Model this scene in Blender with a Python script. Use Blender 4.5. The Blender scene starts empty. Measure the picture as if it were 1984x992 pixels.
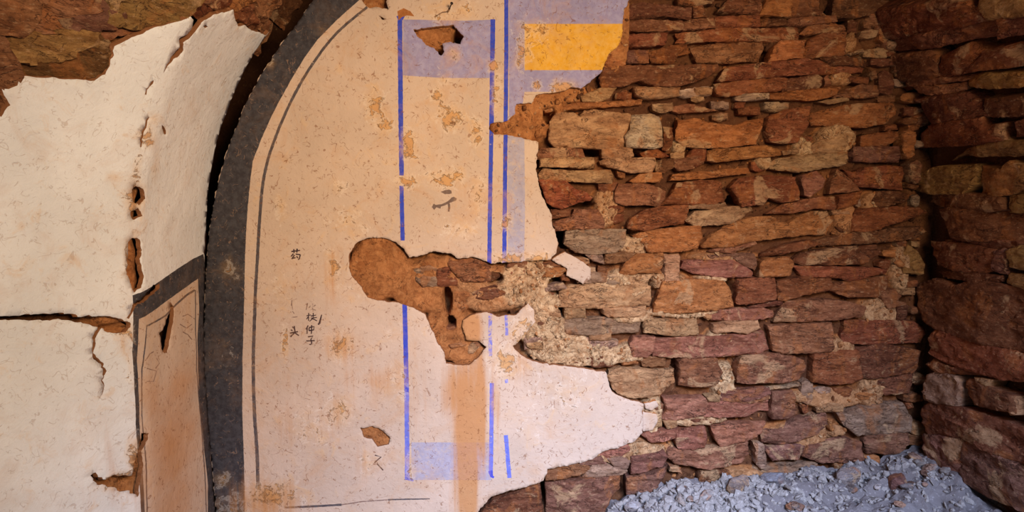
import bpy, math, random
import numpy as np
from mathutils import Vector
from mathutils.geometry import delaunay_2d_cdt

random.seed(7)
rng = np.random.default_rng(11)
SC = bpy.context.scene
COL = SC.collection

# ------------------------------------------------------------------ camera
F = 1300.0                     # focal length in pixels of the 1984 x 992 frame
YAW = math.atan(62 / F)        # turned a little to the right of the wall's normal
PITCH = math.atan(116 / F)     # looking slightly down
EYE = np.array([0.0, 0.0, 1.55])
cam_d = bpy.data.cameras.new('camera')
cam_d.sensor_width = 36.0
cam_d.lens = F / 1984 * 36.0
cam_d.clip_start = 0.05
cam = bpy.data.objects.new('camera', cam_d)
COL.objects.link(cam)
cam.location = EYE
cam.rotation_euler = (math.pi / 2 - PITCH, 0, -YAW)
SC.camera = cam

# ------------------------------------------------------------------ light
def lin(c):
    return tuple(((v / 255) / 12.92 if v / 255 <= 0.04045 else ((v / 255 + 0.055) / 1.055) ** 2.4) for v in c)

world = bpy.data.worlds.new('sky')
SC.world = world
world.use_nodes = True
wb = world.node_tree.nodes['Background']
wb.inputs[0].default_value = (0.52, 0.70, 1.0, 1)
wb.inputs[1].default_value = 0.34

def area(name, loc, target, sx, sy, power, color, spread=180):
    d = bpy.data.lights.new(name, 'AREA')
    d.shape = 'RECTANGLE'
    d.size, d.size_y = sx, sy
    d.energy = power
    d.color = color
    d.spread = math.radians(spread)
    o = bpy.data.objects.new(name, d)
    COL.objects.link(o)
    o.location = loc
    o.rotation_euler = (Vector(target) - Vector(loc)).to_track_quat('-Z', 'Y').to_euler()
    return o

# daylight of the open cave mouth: blue sky light falling in from above,
# warm light thrown back up by the sunlit earth of the yard
area('daylight_from_sky', (0.95, -0.45, 2.45), (0.7, 2.45, -0.5), 1.5, 0.6, 68, (0.38, 0.56, 1.0), 62)
area('daylight_from_yard', (1.15, -0.55, 2.3), (-0.2, 3.0, 1.5), 0.9, 0.8, 45, (1.0, 0.77, 0.54), 90)
SC.view_settings.view_transform = 'Standard'
SC.view_settings.look = 'None'
SC.view_settings.gamma = 1.0
SC.view_settings.use_curve_mapping = False
SC.view_settings.exposure = 0.0

# ------------------------------------------------------------------ helpers: noise
def _hash(ix, iy, iz):
    h = (ix.astype(np.int64) * 374761393 + iy.astype(np.int64) * 668265263 + iz.astype(np.int64) * 2147483647)
    h = (h ^ (h >> 13)) * 1274126177
    h = h ^ (h >> 16)
    return (h & 0xFFFFFF).astype(np.float64) / 0xFFFFFF

def vnoise(x, y, z=0.0):
    x = np.asarray(x, float); y = np.asarray(y, float)
    z = np.zeros_like(x) + z
    ix, iy, iz = np.floor(x), np.floor(y), np.floor(z)
    fx, fy, fz = x - ix, y - iy, z - iz
    fx = fx * fx * (3 - 2 * fx); fy = fy * fy * (3 - 2 * fy); fz = fz * fz * (3 - 2 * fz)
    r = 0
    for dx in (0, 1):
        for dy in (0, 1):
            for dz in (0, 1):
                w = (fx if dx else 1 - fx) * (fy if dy else 1 - fy) * (fz if dz else 1 - fz)
                r = r + w * _hash(ix + dx, iy + dy, iz + dz)
    return r * 2 - 1

def fbm(x, y, z=0.0, n=4):
    r, a, s = 0, 1.0, 0
    for i in range(n):
        r = r + a * vnoise(np.asarray(x) * 2 ** i, np.asarray(y) * 2 ** i, z + 17.3 * i)
        s += a; a *= 0.5
    return r / s

# ------------------------------------------------------------------ surfaces of the place
_f = np.array([math.sin(YAW) * math.cos(PITCH), math.cos(YAW) * math.cos(PITCH), -math.sin(PITCH)])
_r = np.array([math.cos(YAW), -math.sin(YAW), 0.0])
_u = np.cross(_r, _f)
def ray(px, py):
    return _f + _r * (px - 992) / F + _u * (496 - py) / F

YB = 3.0                        # the back wall stands 3 m from the camera
class Back:
    def px(s, x, y):
        d = ray(x, y); t = YB / d[1]
        p = EYE + d * t
        return (p[0], p[2])
    def P(s, a, b, h):
        return np.stack([a, YB - h, b], -1)
BACK = Back()
XL = BACK.px(400, 470)[0]; XR = BACK.px(1786, 430)[0]
R0 = (XR - XL) / 2; XC = (XR + XL) / 2
ZS_L = BACK.px(400, 480)[1]; ZS_R = BACK.px(1786, 425)[1]
Y_RIB = 2.40                    # the vault is built in two rings; the near one opens outwards
def r_left(y):
    return R0 + 0.62 * np.clip(Y_RIB - y, 0, 1.0)

class Vault:
    def __init__(s, side):
        s.side = side
        s.zs = ZS_L if side < 0 else ZS_R
        s.R = r_left if side < 0 else (lambda y: R0 + 0 * np.asarray(y, float))
    def _F(s, p):
        dx = (p[0] - XC) * s.side; dz = p[2] - s.zs
        return (dx if dz < 0 else math.hypot(dx, dz)) - float(s.R(p[1]))
    def px(s, x, y):
        d = ray(x, y)
        lo, hi = 0.3, None
        t = 0.3
        while t < 6:
            if s._F(EYE + d * t) > 0:
                hi = t; break
            lo = t; t += 0.02
        for _ in range(30):
            m = (lo + hi) / 2
            if s._F(EYE + d * m) > 0: hi = m
            else: lo = m
        p = EYE + d * hi
        dz = p[2] - s.zs
        if dz < 0: b = dz
        else: b = R0 * math.atan2(dz, (p[0] - XC) * s.side)
        return (p[1] * -s.side, b)
    def P(s, a, b, h):
        a = np.asarray(a, float); b = np.asarray(b, float)
        y = a * -s.side
        rr = s.R(y) - h
        th = np.clip(b, 0, None) / R0
        x = XC + s.side * rr * np.cos(th)
        z = s.zs + np.where(b < 0, b, rr * np.sin(th))
        return np.stack([x, y, z], -1)
LEFT, RIGHT = Vault(-1), Vault(1)

# ------------------------------------------------------------------ helpers: materials
class NT:
    def __init__(s, name):
        s.m = bpy.data.materials.new(name); s.m.use_nodes = True
        s.t = s.m.node_tree; s.t.nodes.clear()
        s.out = s.n('ShaderNodeOutputMaterial')
        s.bsdf = s.n('ShaderNodeBsdfPrincipled')
        s.t.links.new(s.bsdf.outputs[0], s.out.inputs[0])
        s.bsdf.inputs['Specular IOR Level'].default_value = 0.15
        s.bsdf.inputs['Roughness'].default_value = 0.9
        s.co = s.n('ShaderNodeTexCoord').outputs['Object']
    def n(s, t): return s.t.nodes.new(t)
    def set(s, i, v):
        if hasattr(v, 'is_output') or isinstance(v, bpy.types.NodeSocket): s.t.links.new(v, i)
        else:
            if i.type == 'RGBA' and len(v) == 3: v = (*v, 1)
            i.default_value = v
    def math(s, op, a, b=0.0, c=0.0):
        n = s.n('ShaderNodeMath'); n.operation = op
        s.set(n.inputs[0], a); s.set(n.inputs[1], b); s.set(n.inputs[2], c)
        return n.outputs[0]
    def mix(s, f, a, b, mode='MIX'):
        n = s.n('ShaderNodeMix'); n.data_type = 'RGBA'; n.blend_type = mode
        s.set(n.inputs[0], f); s.set(n.inputs[6], a); s.set(n.inputs[7], b)
        return n.outputs[2]
    def noise(s, scale, detail=4, rough=0.55, vec=None, dist=0.0):
        n = s.n('ShaderNodeTexNoise')
        s.set(n.inputs['Vector'], vec if vec is not None else s.co)
        n.inputs['Scale'].default_value = scale; n.inputs['Detail'].default_value = detail
        n.inputs['Roughness'].default_value = rough; n.inputs['Distortion'].default_value = dist
        return n.outputs[0]
    def voro(s, scale, feature='F1', vec=None):
        n = s.n('ShaderNodeTexVoronoi'); n.feature = feature
        s.set(n.inputs['Vector'], vec if vec is not None else s.co)
        n.inputs['Scale'].default_value = scale
        return n.outputs[0]
    def scaled(s, v, add=None):
        n = s.n('ShaderNodeVectorMath'); n.operation = 'MULTIPLY'
        s.set(n.inputs[0], s.co); n.inputs[1].default_value = v
        o = n.outputs[0]
        if add is not None:
            k = s.n('ShaderNodeVectorMath'); k.operation = 'ADD'
            s.set(k.inputs[0], o); s.set(k.inputs[1], add); o = k.outputs[0]
        return o
    def step(s, v, lo, hi):
        n = s.n('ShaderNodeMapRange'); n.interpolation_type = 'SMOOTHSTEP'
        s.set(n.inputs[0], v); n.inputs[1].default_value = lo; n.inputs[2].default_value = hi
        return n.outputs[0]
    def attr(s, name):
        n = s.n('ShaderNodeAttribute'); n.attribute_name = name
        return n.outputs['Fac']
    def bump(s, h, strength, dist, prev=None):
        n = s.n('ShaderNodeBump')
        n.inputs['Strength'].default_value = strength; n.inputs['Distance'].default_value = dist
        s.set(n.inputs['Height'], h)
        if prev is not None: s.set(n.inputs['Normal'], prev)
        return n.outputs[0]
    def end(s, col, normal=None):
        s.set(s.bsdf.inputs['Base Color'], col)
        if normal is not None: s.set(s.bsdf.inputs['Normal'], normal)
        return s.m

def stone_material():
    k = NT('sandstone')
    oi = k.n('ShaderNodeObjectInfo')
    off = k.math('MULTIPLY', oi.outputs['Random'], 40.0)
    comb = k.n('ShaderNodeCombineXYZ')
    for i in range(3): k.set(comb.inputs[i], off)
    v = k.scaled((1, 1, 1), comb.outputs[0]); vs = k.scaled((1, 1, 2.6), comb.outputs[0])
    base = oi.outputs['Color']
    n1 = k.noise(9, 6, 0.65, vs, 0.8)
    n2 = k.noise(46, 6, 0.7, vs, 0.4)
    n3 = k.noise(4.5, 6, 0.65, v, 1.0)
    n4 = k.noise(6.0, 5, 0.6, k.scaled((1.4, 1, 0.8), comb.outputs[0]), 1.2)
    c = k.mix(k.step(n1, 0.36, 0.66), k.mix(1.0, base, (0.60, 0.52, 0.48), 'MULTIPLY'), base)
    c = k.mix(k.math('MULTIPLY', k.step(n4, 0.52, 0.64), 0.45), c, lin((178, 108, 56)))       # iron stained
    c = k.mix(k.math('MULTIPLY', k.step(n3, 0.57, 0.63), 0.55), c, lin((206, 164, 118)))      # buff, clay smeared
    c = k.mix(k.math('MULTIPLY', k.step(n2, 0.55, 0.68), 0.45), c, lin((208, 166, 124)))
    c = k.mix(k.math('MULTIPLY', k.step(n2, 0.46, 0.34), 0.55), c, lin((66, 38, 26)))
    cr = k.math('ABSOLUTE', k.math('SUBTRACT', k.noise(8.0, 4, 0.6, vs, 1.2), 0.5))
    crack = k.math('MULTIPLY', k.math('SUBTRACT', 1.0, k.step(cr, 0.004, 0.016)), k.step(k.noise(7, 2, 0.5, v), 0.46, 0.54))
    c = k.mix(k.math('MULTIPLY', crack, 0.7), c, lin((58, 32, 22)))
    b = k.bump(k.noise(18, 7, 0.68, vs, 0.8), 0.9, 0.022)
    b = k.bump(k.noise(90, 5, 0.65, vs), 0.7, 0.005, b)
    b = k.bump(k.math('SUBTRACT', 1.0, crack), 0.7, 0.008, b)
    return k.end(c, b)

def mortar_material():
    k = NT('clay_mortar')
    t = k.attr('tint')
    n1 = k.noise(12, 8, 0.72, None, 0.8); n2 = k.noise(48, 7, 0.7, None, 0.6); n3 = k.noise(26, 7, 0.7, None, 1.2)
    shaded_soil = k.mix(n1, lin((70, 42, 28)), lin((112, 70, 44)))  # joint earth, its colour darkened to paint in the shade of the gaps
    mud = k.mix(k.step(n3, 0.3, 0.7), lin((150, 90, 48)), lin((198, 132, 78)))
    pale = k.mix(k.step(n3, 0.3, 0.7), lin((176, 128, 84)), lin((236, 200, 152)))
    c = k.mix(k.step(t, 0.0, 0.35), shaded_soil, mud)
    c = k.mix(k.step(t, 0.35, 1.0), c, pale)
    c = k.mix(k.math('MULTIPLY', k.step(n2, 0.58, 0.72), 0.35), c, lin((212, 168, 118)))
    c = k.mix(k.math('MULTIPLY', k.step(n2, 0.42, 0.28), 0.45), c, lin((70, 38, 22)))
    def crackle(scale, w, seed):
        r = k.math('ABSOLUTE', k.math('SUBTRACT', k.noise(scale, 5, 0.6, k.scaled((1, 1, 1), (seed, seed, seed)), 0.9), 0.5))
        return k.math('SUBTRACT', 1.0, k.step(r, w * 0.3, w))
    cr = k.math('MAXIMUM', k.math('MULTIPLY', crackle(9, 0.010, 3.0), k.step(n1, 0.42, 0.52)), k.math('MULTIPLY', crackle(17, 0.013, 8.0), k.step(t, 0.45, 0.7)))
    c = k.mix(k.math('MULTIPLY', cr, 0.6), c, lin((74, 40, 22)))
    b = k.bump(k.math('SUBTRACT', 1.0, cr), 0.8, 0.008); b = k.bump(n1, 0.9, 0.03, b); b = k.bump(n3, 0.55, 0.010, b); b = k.bump(n2, 0.5, 0.004, b)
    return k.end(c, b)

def plaster_material(name, paint=None, cover=1.0, wear=0.40, edge=0.06, mottle=0.25, tone=(202, 175, 151), stains=True, flake=1.0, fleck=(128, 78, 44), dirt=0.42, amount=0.62):
    """lime plaster; paint = colour brushed on top, worn away by noise"""
    k = NT(name)
    n1 = k.noise(3.2, 5, 0.6, None, 0.4); n2 = k.noise(38, 6, 0.65); n3 = k.noise(11, 6, 0.7, None, 0.8)
    base = k.mix(k.step(n1, 0.3, 0.7), lin(tuple(v * 0.94 for v in tone)), lin(tone))
    base = k.mix(k.math('MULTIPLY', k.step(n3, 0.55, 0.72), 0.35), base, lin((214, 172, 122)))
    # straw fibres and hair cracks in the lime coat
    def fibre(scale, w, mscale, lo, hi, seed):
        vec = k.scaled((1, 1, 1), (seed, seed * 1.7, seed * 0.6))
        r = k.math('ABSOLUTE', k.math('SUBTRACT', k.noise(scale, 2, 0.5, vec, 0.7), 0.5))
        m = k.math('SUBTRACT', 1.0, k.step(r, w * 0.4, w))
        return k.math('MULTIPLY', m, k.step(k.noise(mscale, 2, 0.5, vec), lo, hi))
    fb = k.math('MAXIMUM', fibre(16, 0.010, 30, 0.545, 0.60, 3.1), k.math('MAXIMUM', fibre(26, 0.014, 44, 0.545, 0.60, 9.4), fibre(11, 0.007, 18, 0.56, 0.62, 21.7)))
    c = base
    if paint is not None:
        pc = k.mix(k.math('MULTIPLY', k.step(n2, 0.35, 0.65), mottle), lin(paint), lin(tuple(min(255, v * 0.6 + 100) for v in paint)))
        pc = k.mix(k.math('MULTIPLY', k.step(k.noise(7, 4, 0.6), 0.4, 0.7), mottle), pc, lin(tuple(v * 0.82 for v in paint)))
        m = k.math('MULTIPLY', k.step(k.noise(30, 7, 0.75, None, 0.3), wear - edge, wear + edge), cover)
        c = k.mix(m, base, pc)
    if stains:
        st = k.attr('stain'); dr = k.attr('drip')
        e = k.math('ADD', st, k.math('MULTIPLY', k.math('SUBTRACT', k.noise(24, 7, 0.72, None, 0.6), 0.5), 1.9))
        peel = k.step(e, 0.60, 0.68)
        rimw = k.math('MULTIPLY', k.step(e, 0.40, 0.50), k.math('SUBTRACT', 1.0, peel))
        c = k.mix(k.math('MULTIPLY', rimw, 0.22), c, lin((240, 226, 206)))
        ochre = k.mix(n3, lin((176, 112, 56)), lin((214, 166, 104)))
        c = k.mix(k.math('MULTIPLY', k.step(k.math('ADD', st, k.math('MULTIPLY', k.math('SUBTRACT', n3, 0.5), 1.2)), 0.15, 0.9), 0.55 * flake), c, lin((206, 158, 100)))
        c = k.mix(k.math('MULTIPLY', peel, 0.72 * flake), c, ochre)
        vv = k.scaled((30, 1, 2.2))
        d2 = k.math('ADD', dr, k.math('MULTIPLY', k.math('SUBTRACT', k.noise(1.0, 5, 0.6, vv), 0.5), 0.9))
        c = k.mix(k.math('MULTIPLY', k.step(d2, 0.10, 0.62), 0.85), c, lin((184, 124, 68)))
    n5 = k.noise(5.5, 7, 0.72, None, 1.0)
    c = k.mix(k.math('MULTIPLY', k.step(n5, 0.48, 0.72), dirt), c, lin((190, 142, 98)))
    c = k.mix(k.math('MULTIPLY', fb, amount), c, lin(fleck))
    b = k.bump(n3, 0.5, 0.010)
    b = k.bump(n2, 0.6, 0.005, b)
    b = k.bump(k.math('SUBTRACT', 1.0, fb), 0.4, 0.003, b)
    if stains:
        b = k.bump(k.math('SUBTRACT', 1.0, peel), 0.8, 0.004, b)
    return k.end(c, b)

def earth_material(name, a, b_, sc=12.0):
    k = NT(name)
    n1 = k.noise(sc, 6, 0.65, None, 0.4); n2 = k.noise(80, 5, 0.6)
    c = k.mix(n1, lin(a), lin(b_))
    c = k.mix(k.math('MULTIPLY', k.step(n2, 0.55, 0.72), 0.5), c, lin(tuple(min(255, v + 40) for v in b_)))
    return k.end(c, k.bump(n2, 0.6, 0.006, k.bump(n1, 0.6, 0.015)))

def plain_material(name, col, rough=0.6, metal=0.0):
    k = NT(name)
    k.bsdf.inputs['Roughness'].default_value = rough; k.bsdf.inputs['Metallic'].default_value = metal
    return k.end(k.mix(k.noise(60), lin(col), lin(tuple(v * 0.8 for v in col))))

M = dict(
    stone=stone_material(), mortar=mortar_material(),
    plaster=plaster_material('lime_plaster'),
    black=plaster_material('black_border_paint', (56, 51, 52), 1.0, 0.30, 0.07, 0.14, tone=(176, 128, 96), flake=0.5, fleck=(140, 112, 92), dirt=0.10),
    greyline=plaster_material('grey_line_paint', (62, 54, 56), 0.95, 0.36, 0.06, 0.2),
    blue=plaster_material('blue_line_paint', (52, 68, 176), 1.0, 0.33, 0.05, 0.12),
    bluefaint=plaster_material('faded_blue_line_paint', (96, 104, 190), 0.9, 0.47, 0.06, 0.2),
    bluelight=plaster_material('lighter_blue_line_paint', (88, 100, 188), 0.95, 0.38, 0.06, 0.2),
    lav=plaster_material('lavender_wash', (142, 133, 168), 0.92, 0.30, 0.09, 0.35),
    lavpale=plaster_material('pale_lavender_wash', (146, 144, 168), 0.72, 0.40, 0.14, 0.3),
    yellow=plaster_material('ochre_yellow_paint', (216, 156, 44), 1.0, 0.27, 0.06, 0.3),
    ink=plaster_material('ink', (58, 40, 40), 1.0, 0.32, 0.05, 0.05, stains=False),
    inkfaint=plaster_material('faded_ink', (112, 84, 72), 0.9, 0.42, 0.06, 0.1, stains=False),
    inkmid=plaster_material('thin_ink', (100, 78, 68), 0.95, 0.34, 0.06, 0.1, stains=False),
    rim=earth_material('broken_plaster_edge', (96, 60, 38), (150, 98, 60), 22.0),
    lplaster=plaster_material('white_limewash', tone=(230, 226, 220), dirt=0.22, amount=0.34, fleck=(160, 120, 88)),
    mud=earth_material('straw_mud', (128, 74, 38), (186, 120, 66), 22.0),
    dirt=earth_material('grey_dirt', (70, 62, 60), (142, 132, 128), 9.0),
    chips=earth_material('clay_chips', (104, 94, 90), (176, 166, 156), 14.0),
    floor=earth_material('trodden_earth', (120, 100, 84), (160, 138, 116), 5.0),
    iron=plain_material('rusty_iron', (60, 48, 44), 0.6, 0.6),
    string=plain_material('brown_string', (120, 86, 66), 0.9),
)

# ------------------------------------------------------------------ helpers: meshes
def link(name, me, parent=None, mats=(), kind=None, label=None, cat=None, group=None, smooth=True, sharp=None):
    for m in mats: me.materials.append(m)
    o = bpy.data.objects.new(name, me); COL.objects.link(o)
    if parent is not None: o.parent = parent
    if smooth:
        me.polygons.foreach_set('use_smooth', np.ones(len(me.polygons), bool))
        if sharp: me.set_sharp_from_angle(angle=math.radians(sharp))
    if kind: o['kind'] = kind
    if label: o['label'] = label
    if cat: o['category'] = cat
    if group: o['group'] = group
    return o

def make_mesh(name, verts, faces):
    me = bpy.data.meshes.new(name)
    me.from_pydata([tuple(v) for v in verts], [], faces)
    return me

def inside(poly, pts):
    poly = np.asarray(poly); pts = np.asarray(pts)
    r = np.zeros(len(pts), bool)
    lo, hi = poly.min(0), poly.max(0)
    sel = np.where(((pts >= lo) & (pts <= hi)).all(1))[0]
    if not len(sel): return r
    x, y = pts[sel, 0], pts[sel, 1]
    c = np.zeros(len(sel), bool)
    x0, y0 = poly[:, 0], poly[:, 1]; x1, y1 = np.roll(x0, -1), np.roll(y0, -1)
    for i in range(len(poly)):
        if y0[i] == y1[i]: continue
        m = (y0[i] > y) != (y1[i] > y)
        c ^= m & (x < (x1[i] - x0[i]) * (y - y0[i]) / (y1[i] - y0[i]) + x0[i])
    r[sel] = c
    return r

def bdist(poly, pts):
    poly = np.asarray(poly); d = np.full(len(pts), 9.0)
    for i in range(len(poly)):
        a = poly[i]; e = poly[(i + 1) % len(poly)] - a
        t = np.clip(((pts - a) @ e) / max(e @ e, 1e-12), 0, 1)
        d = np.minimum(d, np.hypot(*(pts - a - t[:, None] * e).T))
    return d

def ragged(poly, step, amp, seed, closed=True, freq=60):
    poly = np.asarray(poly, float); out = []
    n = len(poly)
    for i in range(n if closed else n - 1):
        a, b = poly[i], poly[(i + 1) % n]
        k = max(1, int(np.hypot(*(b - a)) / step))
        out.append(a + (b - a) * np.linspace(0, 1, k, endpoint=False)[:, None])
    if not closed: out.append(poly[-1:])
    p = np.concatenate(out)
    if amp:
        p = p + amp * np.stack([fbm(p[:, 0] * freq, p[:, 1] * freq, seed, 3), fbm(p[:, 0] * freq, p[:, 1] * freq, seed + 50.5, 3)], -1) * 1.6
    return p

def stroke(pts, w0, w1=None):
    """a painted line: polygon around a polyline, widths at both ends"""
    p = np.asarray(pts, float); w1 = w0 if w1 is None else w1
    t = np.gradient(p, axis=0); t /= np.maximum(np.hypot(*t.T)[:, None], 1e-9)
    nrm = np.stack([-t[:, 1], t[:, 0]], -1)
    w = np.linspace(w0, w1, len(p))[:, None] / 2
    return np.concatenate([p + nrm * w, (p - nrm * w)[::-1]])

def sheet(name, surf, outline, hfun, spacing, thick, mats, holes=(), paints=(), rim=0, parent=None, attrs=None,
          step=0.006, amp=0.002, seed=0.0, taper=0.0, sharp=None, prag=True, hamp=None):
    """a slab with a free outline lying on a surface: front face at height hfun, sides going back by thick"""
    out = ragged(outline, step, amp, seed)
    hs = [ragged(h, step, amp if hamp is None else hamp, seed + 3) for h in holes]
    ps = [(ragged(p, step, 0.0008 if prag else 0, seed + 9, freq=90), mi) for p, mi in paints]
    lo, hi = out.min(0), out.max(0)
    gx, gy = np.meshgrid(np.arange(lo[0], hi[0], spacing), np.arange(lo[1], hi[1], spacing))
    g = np.stack([gx.ravel(), gy.ravel()], -1) + rng.uniform(-0.32, 0.32, (gx.size, 2)) * spacing
    g = g[inside(out, g)]
    verts = [tuple(v) for v in g]; edges = []
    for poly in [out] + hs + [p for p, _ in ps]:
        k = len(verts); verts += [tuple(v) for v in poly]
        edges += [(k + i, k + (i + 1) % len(poly)) for i in range(len(poly))]
    V, E, T = delaunay_2d_cdt([Vector(v) for v in verts], edges, [], 0, 1e-6)[:3]
    V = np.array([(v.x, v.y) for v in V]); T = np.array(T)
    cen = V[T].mean(1)
    keep = inside(out, cen)
    for h in hs: keep &= ~inside(h, cen)
    T, cen = T[keep], cen[keep]
    mi = np.zeros(len(T), int)
    for p, m in ps: mi[inside(p, cen)] = m
    used = np.unique(T); remap = np.full(len(V), -1); remap[used] = np.arange(len(used))
    V, T = V[used], remap[T]
    e = np.concatenate([T[:, [0, 1]], T[:, [1, 2]], T[:, [2, 0]]])
    key = np.sort(e, 1); key = key[:, 0] * (len(V) + 1) + key[:, 1]
    _, idx, cnt = np.unique(key, return_index=True, return_counts=True)
    be = e[idx[cnt == 1]]
    H = hfun(V, out)
    top = surf.P(V[:, 0], V[:, 1], H)
    bv = np.unique(be); bm = {int(v): len(V) + i for i, v in enumerate(bv)}
    W = V[bv]
    if taper:
        c = out.mean(0); W = c + (W - c) * (1 - taper)
    bot = surf.P(W[:, 0], W[:, 1], H[bv] - thick)
    faces = [tuple(map(int, t)) for t in T] + [(bm[int(i)], bm[int(j)], int(j), int(i)) for i, j in be]
    me = make_mesh(name, np.concatenate([top, bot]), faces)
    o = link(name, me, parent, mats, sharp=sharp)
    me.polygons.foreach_set('material_index', np.concatenate([mi, np.full(len(be), rim)]).astype(np.int32))
    for nme, fn in (attrs or {}).items():
        at = me.attributes.new(nme, 'FLOAT', 'POINT')
        at.data.foreach_set('value', np.concatenate([fn(V), fn(V[bv])]).astype(np.float32))
    return o

PAL = dict(r=(146, 84, 56), o=(196, 128, 74), t=(204, 160, 114), p=(178, 122, 104), g=(180, 150, 122), d=(112, 72, 52),
           y=(168, 134, 78), w=(220, 190, 158), u=(132, 96, 88), m=(88, 70, 44), s=(168, 84, 58), b=(162, 114, 82))
PULL = dict(t=0.9, w=0.95, g=0.85, o=0.9, y=0.75)
stone_polys = {'b': [], 'r': [], 'l': []}
STONES = []
def stone(surf, key, poly, colour='r', proud=0.0, rough=1.0, parent=None, spacing=0.008, grow=0.0055):
    poly = np.asarray(poly, float)
    s = rng.uniform(0, 500); c = poly.mean(0)
    q0 = poly - c; poly = c + q0 * (1 + grow / np.maximum(np.abs(q0).max(0), 0.01))
    ext = poly.max(0) - poly.min(0)
    planes = []
    for _ in range(4):
        ang = rng.uniform(0, 2 * math.pi); sl = rng.uniform(0.10, 0.42) * rough
        planes.append((math.cos(ang) * sl, math.sin(ang) * sl, rng.uniform(0.26, 0.6) * min(ext) * sl + 0.004))
    tilt = rng.uniform(-0.05, 0.05, 2)
    def hf(V, out):
        q = V - c
        h = np.full(len(V), 0.0)
        for ax, ay, k in planes: h = np.minimum(h, k - ax * q[:, 0] - ay * q[:, 1])
        h = np.maximum(h, -0.03)
        h = h + tilt[0] * q[:, 0] + tilt[1] * q[:, 1]
        h = h + rough * (0.007 * fbm(V[:, 0] * 14, V[:, 1] * 26, s, 3) + 0.0045 * fbm(V[:, 0] * 40, V[:, 1] * 95, s + 5, 3))
        stp = fbm(V[:, 0] * 9, V[:, 1] * 30, s + 9, 2)
        h = h + rough * 0.006 * np.floor(stp * 3)
        rid = fbm(V[:, 0] * 7, V[:, 1] * 9, s + 31, 2)
        h = h - rough * 0.007 * np.exp(-(rid / 0.035) ** 2) * (vnoise(V[:, 0] * 6, V[:, 1] * 6, s + 60) > 0)
        d = bdist(out, V)
        h = h - 0.007 * np.clip(1 - d / 0.007, 0, 1) ** 2
        return h + proud
    o = sheet('stone', surf, poly, hf, spacing, 0.075, [M['stone']], parent=parent, step=0.011, amp=0.0032, seed=s, taper=0.02, sharp=32)
    base = (np.array(PAL[colour]) * PULL.get(colour, 0.62) + np.array((168, 102, 62)) * (1 - PULL.get(colour, 0.62))) * rng.uniform(0.92, 1.06) + rng.uniform(-3, 3, 3)
    o.color = (*lin(tuple(np.clip(base, 10, 250))), 1)
    stone_polys[key].append(poly)
    return o

def crop(x0, y0, s):
    def f(txt):
        return [(x0 + float(a) / s, y0 + float(b) / s) for a, b in (p.split(',') for p in txt.split())]
    return f
def to(surf, pts): return np.array([surf.px(*p) for p in pts])

# ------------------------------------------------------------------ structure: walls' cores
def blobs(surf, items):
    """[(cx, cy, rx, ry, ...)] in pixels -> centres and radii on the surface"""
    r = []
    for cx, cy, rx, ry, *rest in items:
        c = np.array(surf.px(cx, cy))
        a = abs(surf.px(cx + 4, cy)[0] - c[0]) / 4 * rx; b = abs(surf.px(cx, cy - 4)[1] - c[1]) / 4 * ry
        r.append((c, max(a, 1e-3), max(b, 1e-3), rest))
    return r

MUD = blobs(BACK, [   # clay standing out between the stones: cx cy rx ry height paleness
    (732, 522, 64, 68, -0.012, .1), (820, 560, 60, 50, -0.018, .1), (880, 540, 110, 46, -0.022, .15), (866, 640, 40, 62, -0.020, .05),
    (900, 683, 44, 30, -0.026, .0), (960, 570, 80, 40, -0.024, .35), (1030, 545, 55, 50, -0.020, .75), (1056, 635, 48, 70, -0.024, .8),
    (1005, 235, 62, 44, -0.006, .05), (1050, 205, 50, 30, -0.012, .05), (1120, 182, 60, 16, -0.024, .1), (1190, 110, 24, 44, -0.022, .15),
    (1212, 50, 12, 80, -0.024, .15), (1150, 692, 110, 24, -0.022, .9), (1090, 676, 60, 30, -0.022, .9), (1205, 560, 55, 34, -0.032, .8),
    (1178, 400, 24, 44, -0.034, .5), (1232, 478, 30, 30, -0.034, .7), (1280, 545, 50, 16, -0.034, .6), (846, 78, 60, 40, -0.030, .15),
    (730, 846, 40, 30, -0.014, .05), (726, 2, 40, 30, -0.05, .1), (1320, 282, 16, 18, -0.022, .8), (1488, 312, 18, 18, -0.03, .7),
    (1565, 285, 22, 22, -0.026, .8), (1632, 268, 36, 30, -0.022, .6), (1650, 75, 22, 30, -0.034, .4), (1395, 672, 34, 24, -0.03, .9),
    (1408, 742, 24, 34, -0.024, .9), (1330, 608, 70, 12, -0.03, .8), (1716, 606, 40, 26, -0.03, .6), (1757, 520, 18, 46, -0.03, .6),
    (1700, 755, 24, 40, -0.03, .5), (1620, 778, 70, 20, -0.034, .4), (1570, 842, 80, 18, -0.03, .4), (1268, 806, 22, 42, -0.026, .9),
    (1200, 884, 110, 22, -0.028, .6), (1350, 820, 60, 12, -0.032, .7), (1640, 150, 26, 14, -0.032, .4), (1410, 500, 60, 10, -0.034, .4),
    (1390, 540, 40, 10, -0.026, .8), (1640, 690, 30, 30, -0.03, .5), (1440, 935, 60, 20, -0.03, .4), (1600, 870, 60, 14, -0.03, .4),
    (1230, 620, 40, 10, -0.03, .8), (1510, 770, 60, 8, -0.034, .5), (1700, 390, 20, 18, -0.034, .4), (1650, 430, 26, 40, -0.04, .3),
])
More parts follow.
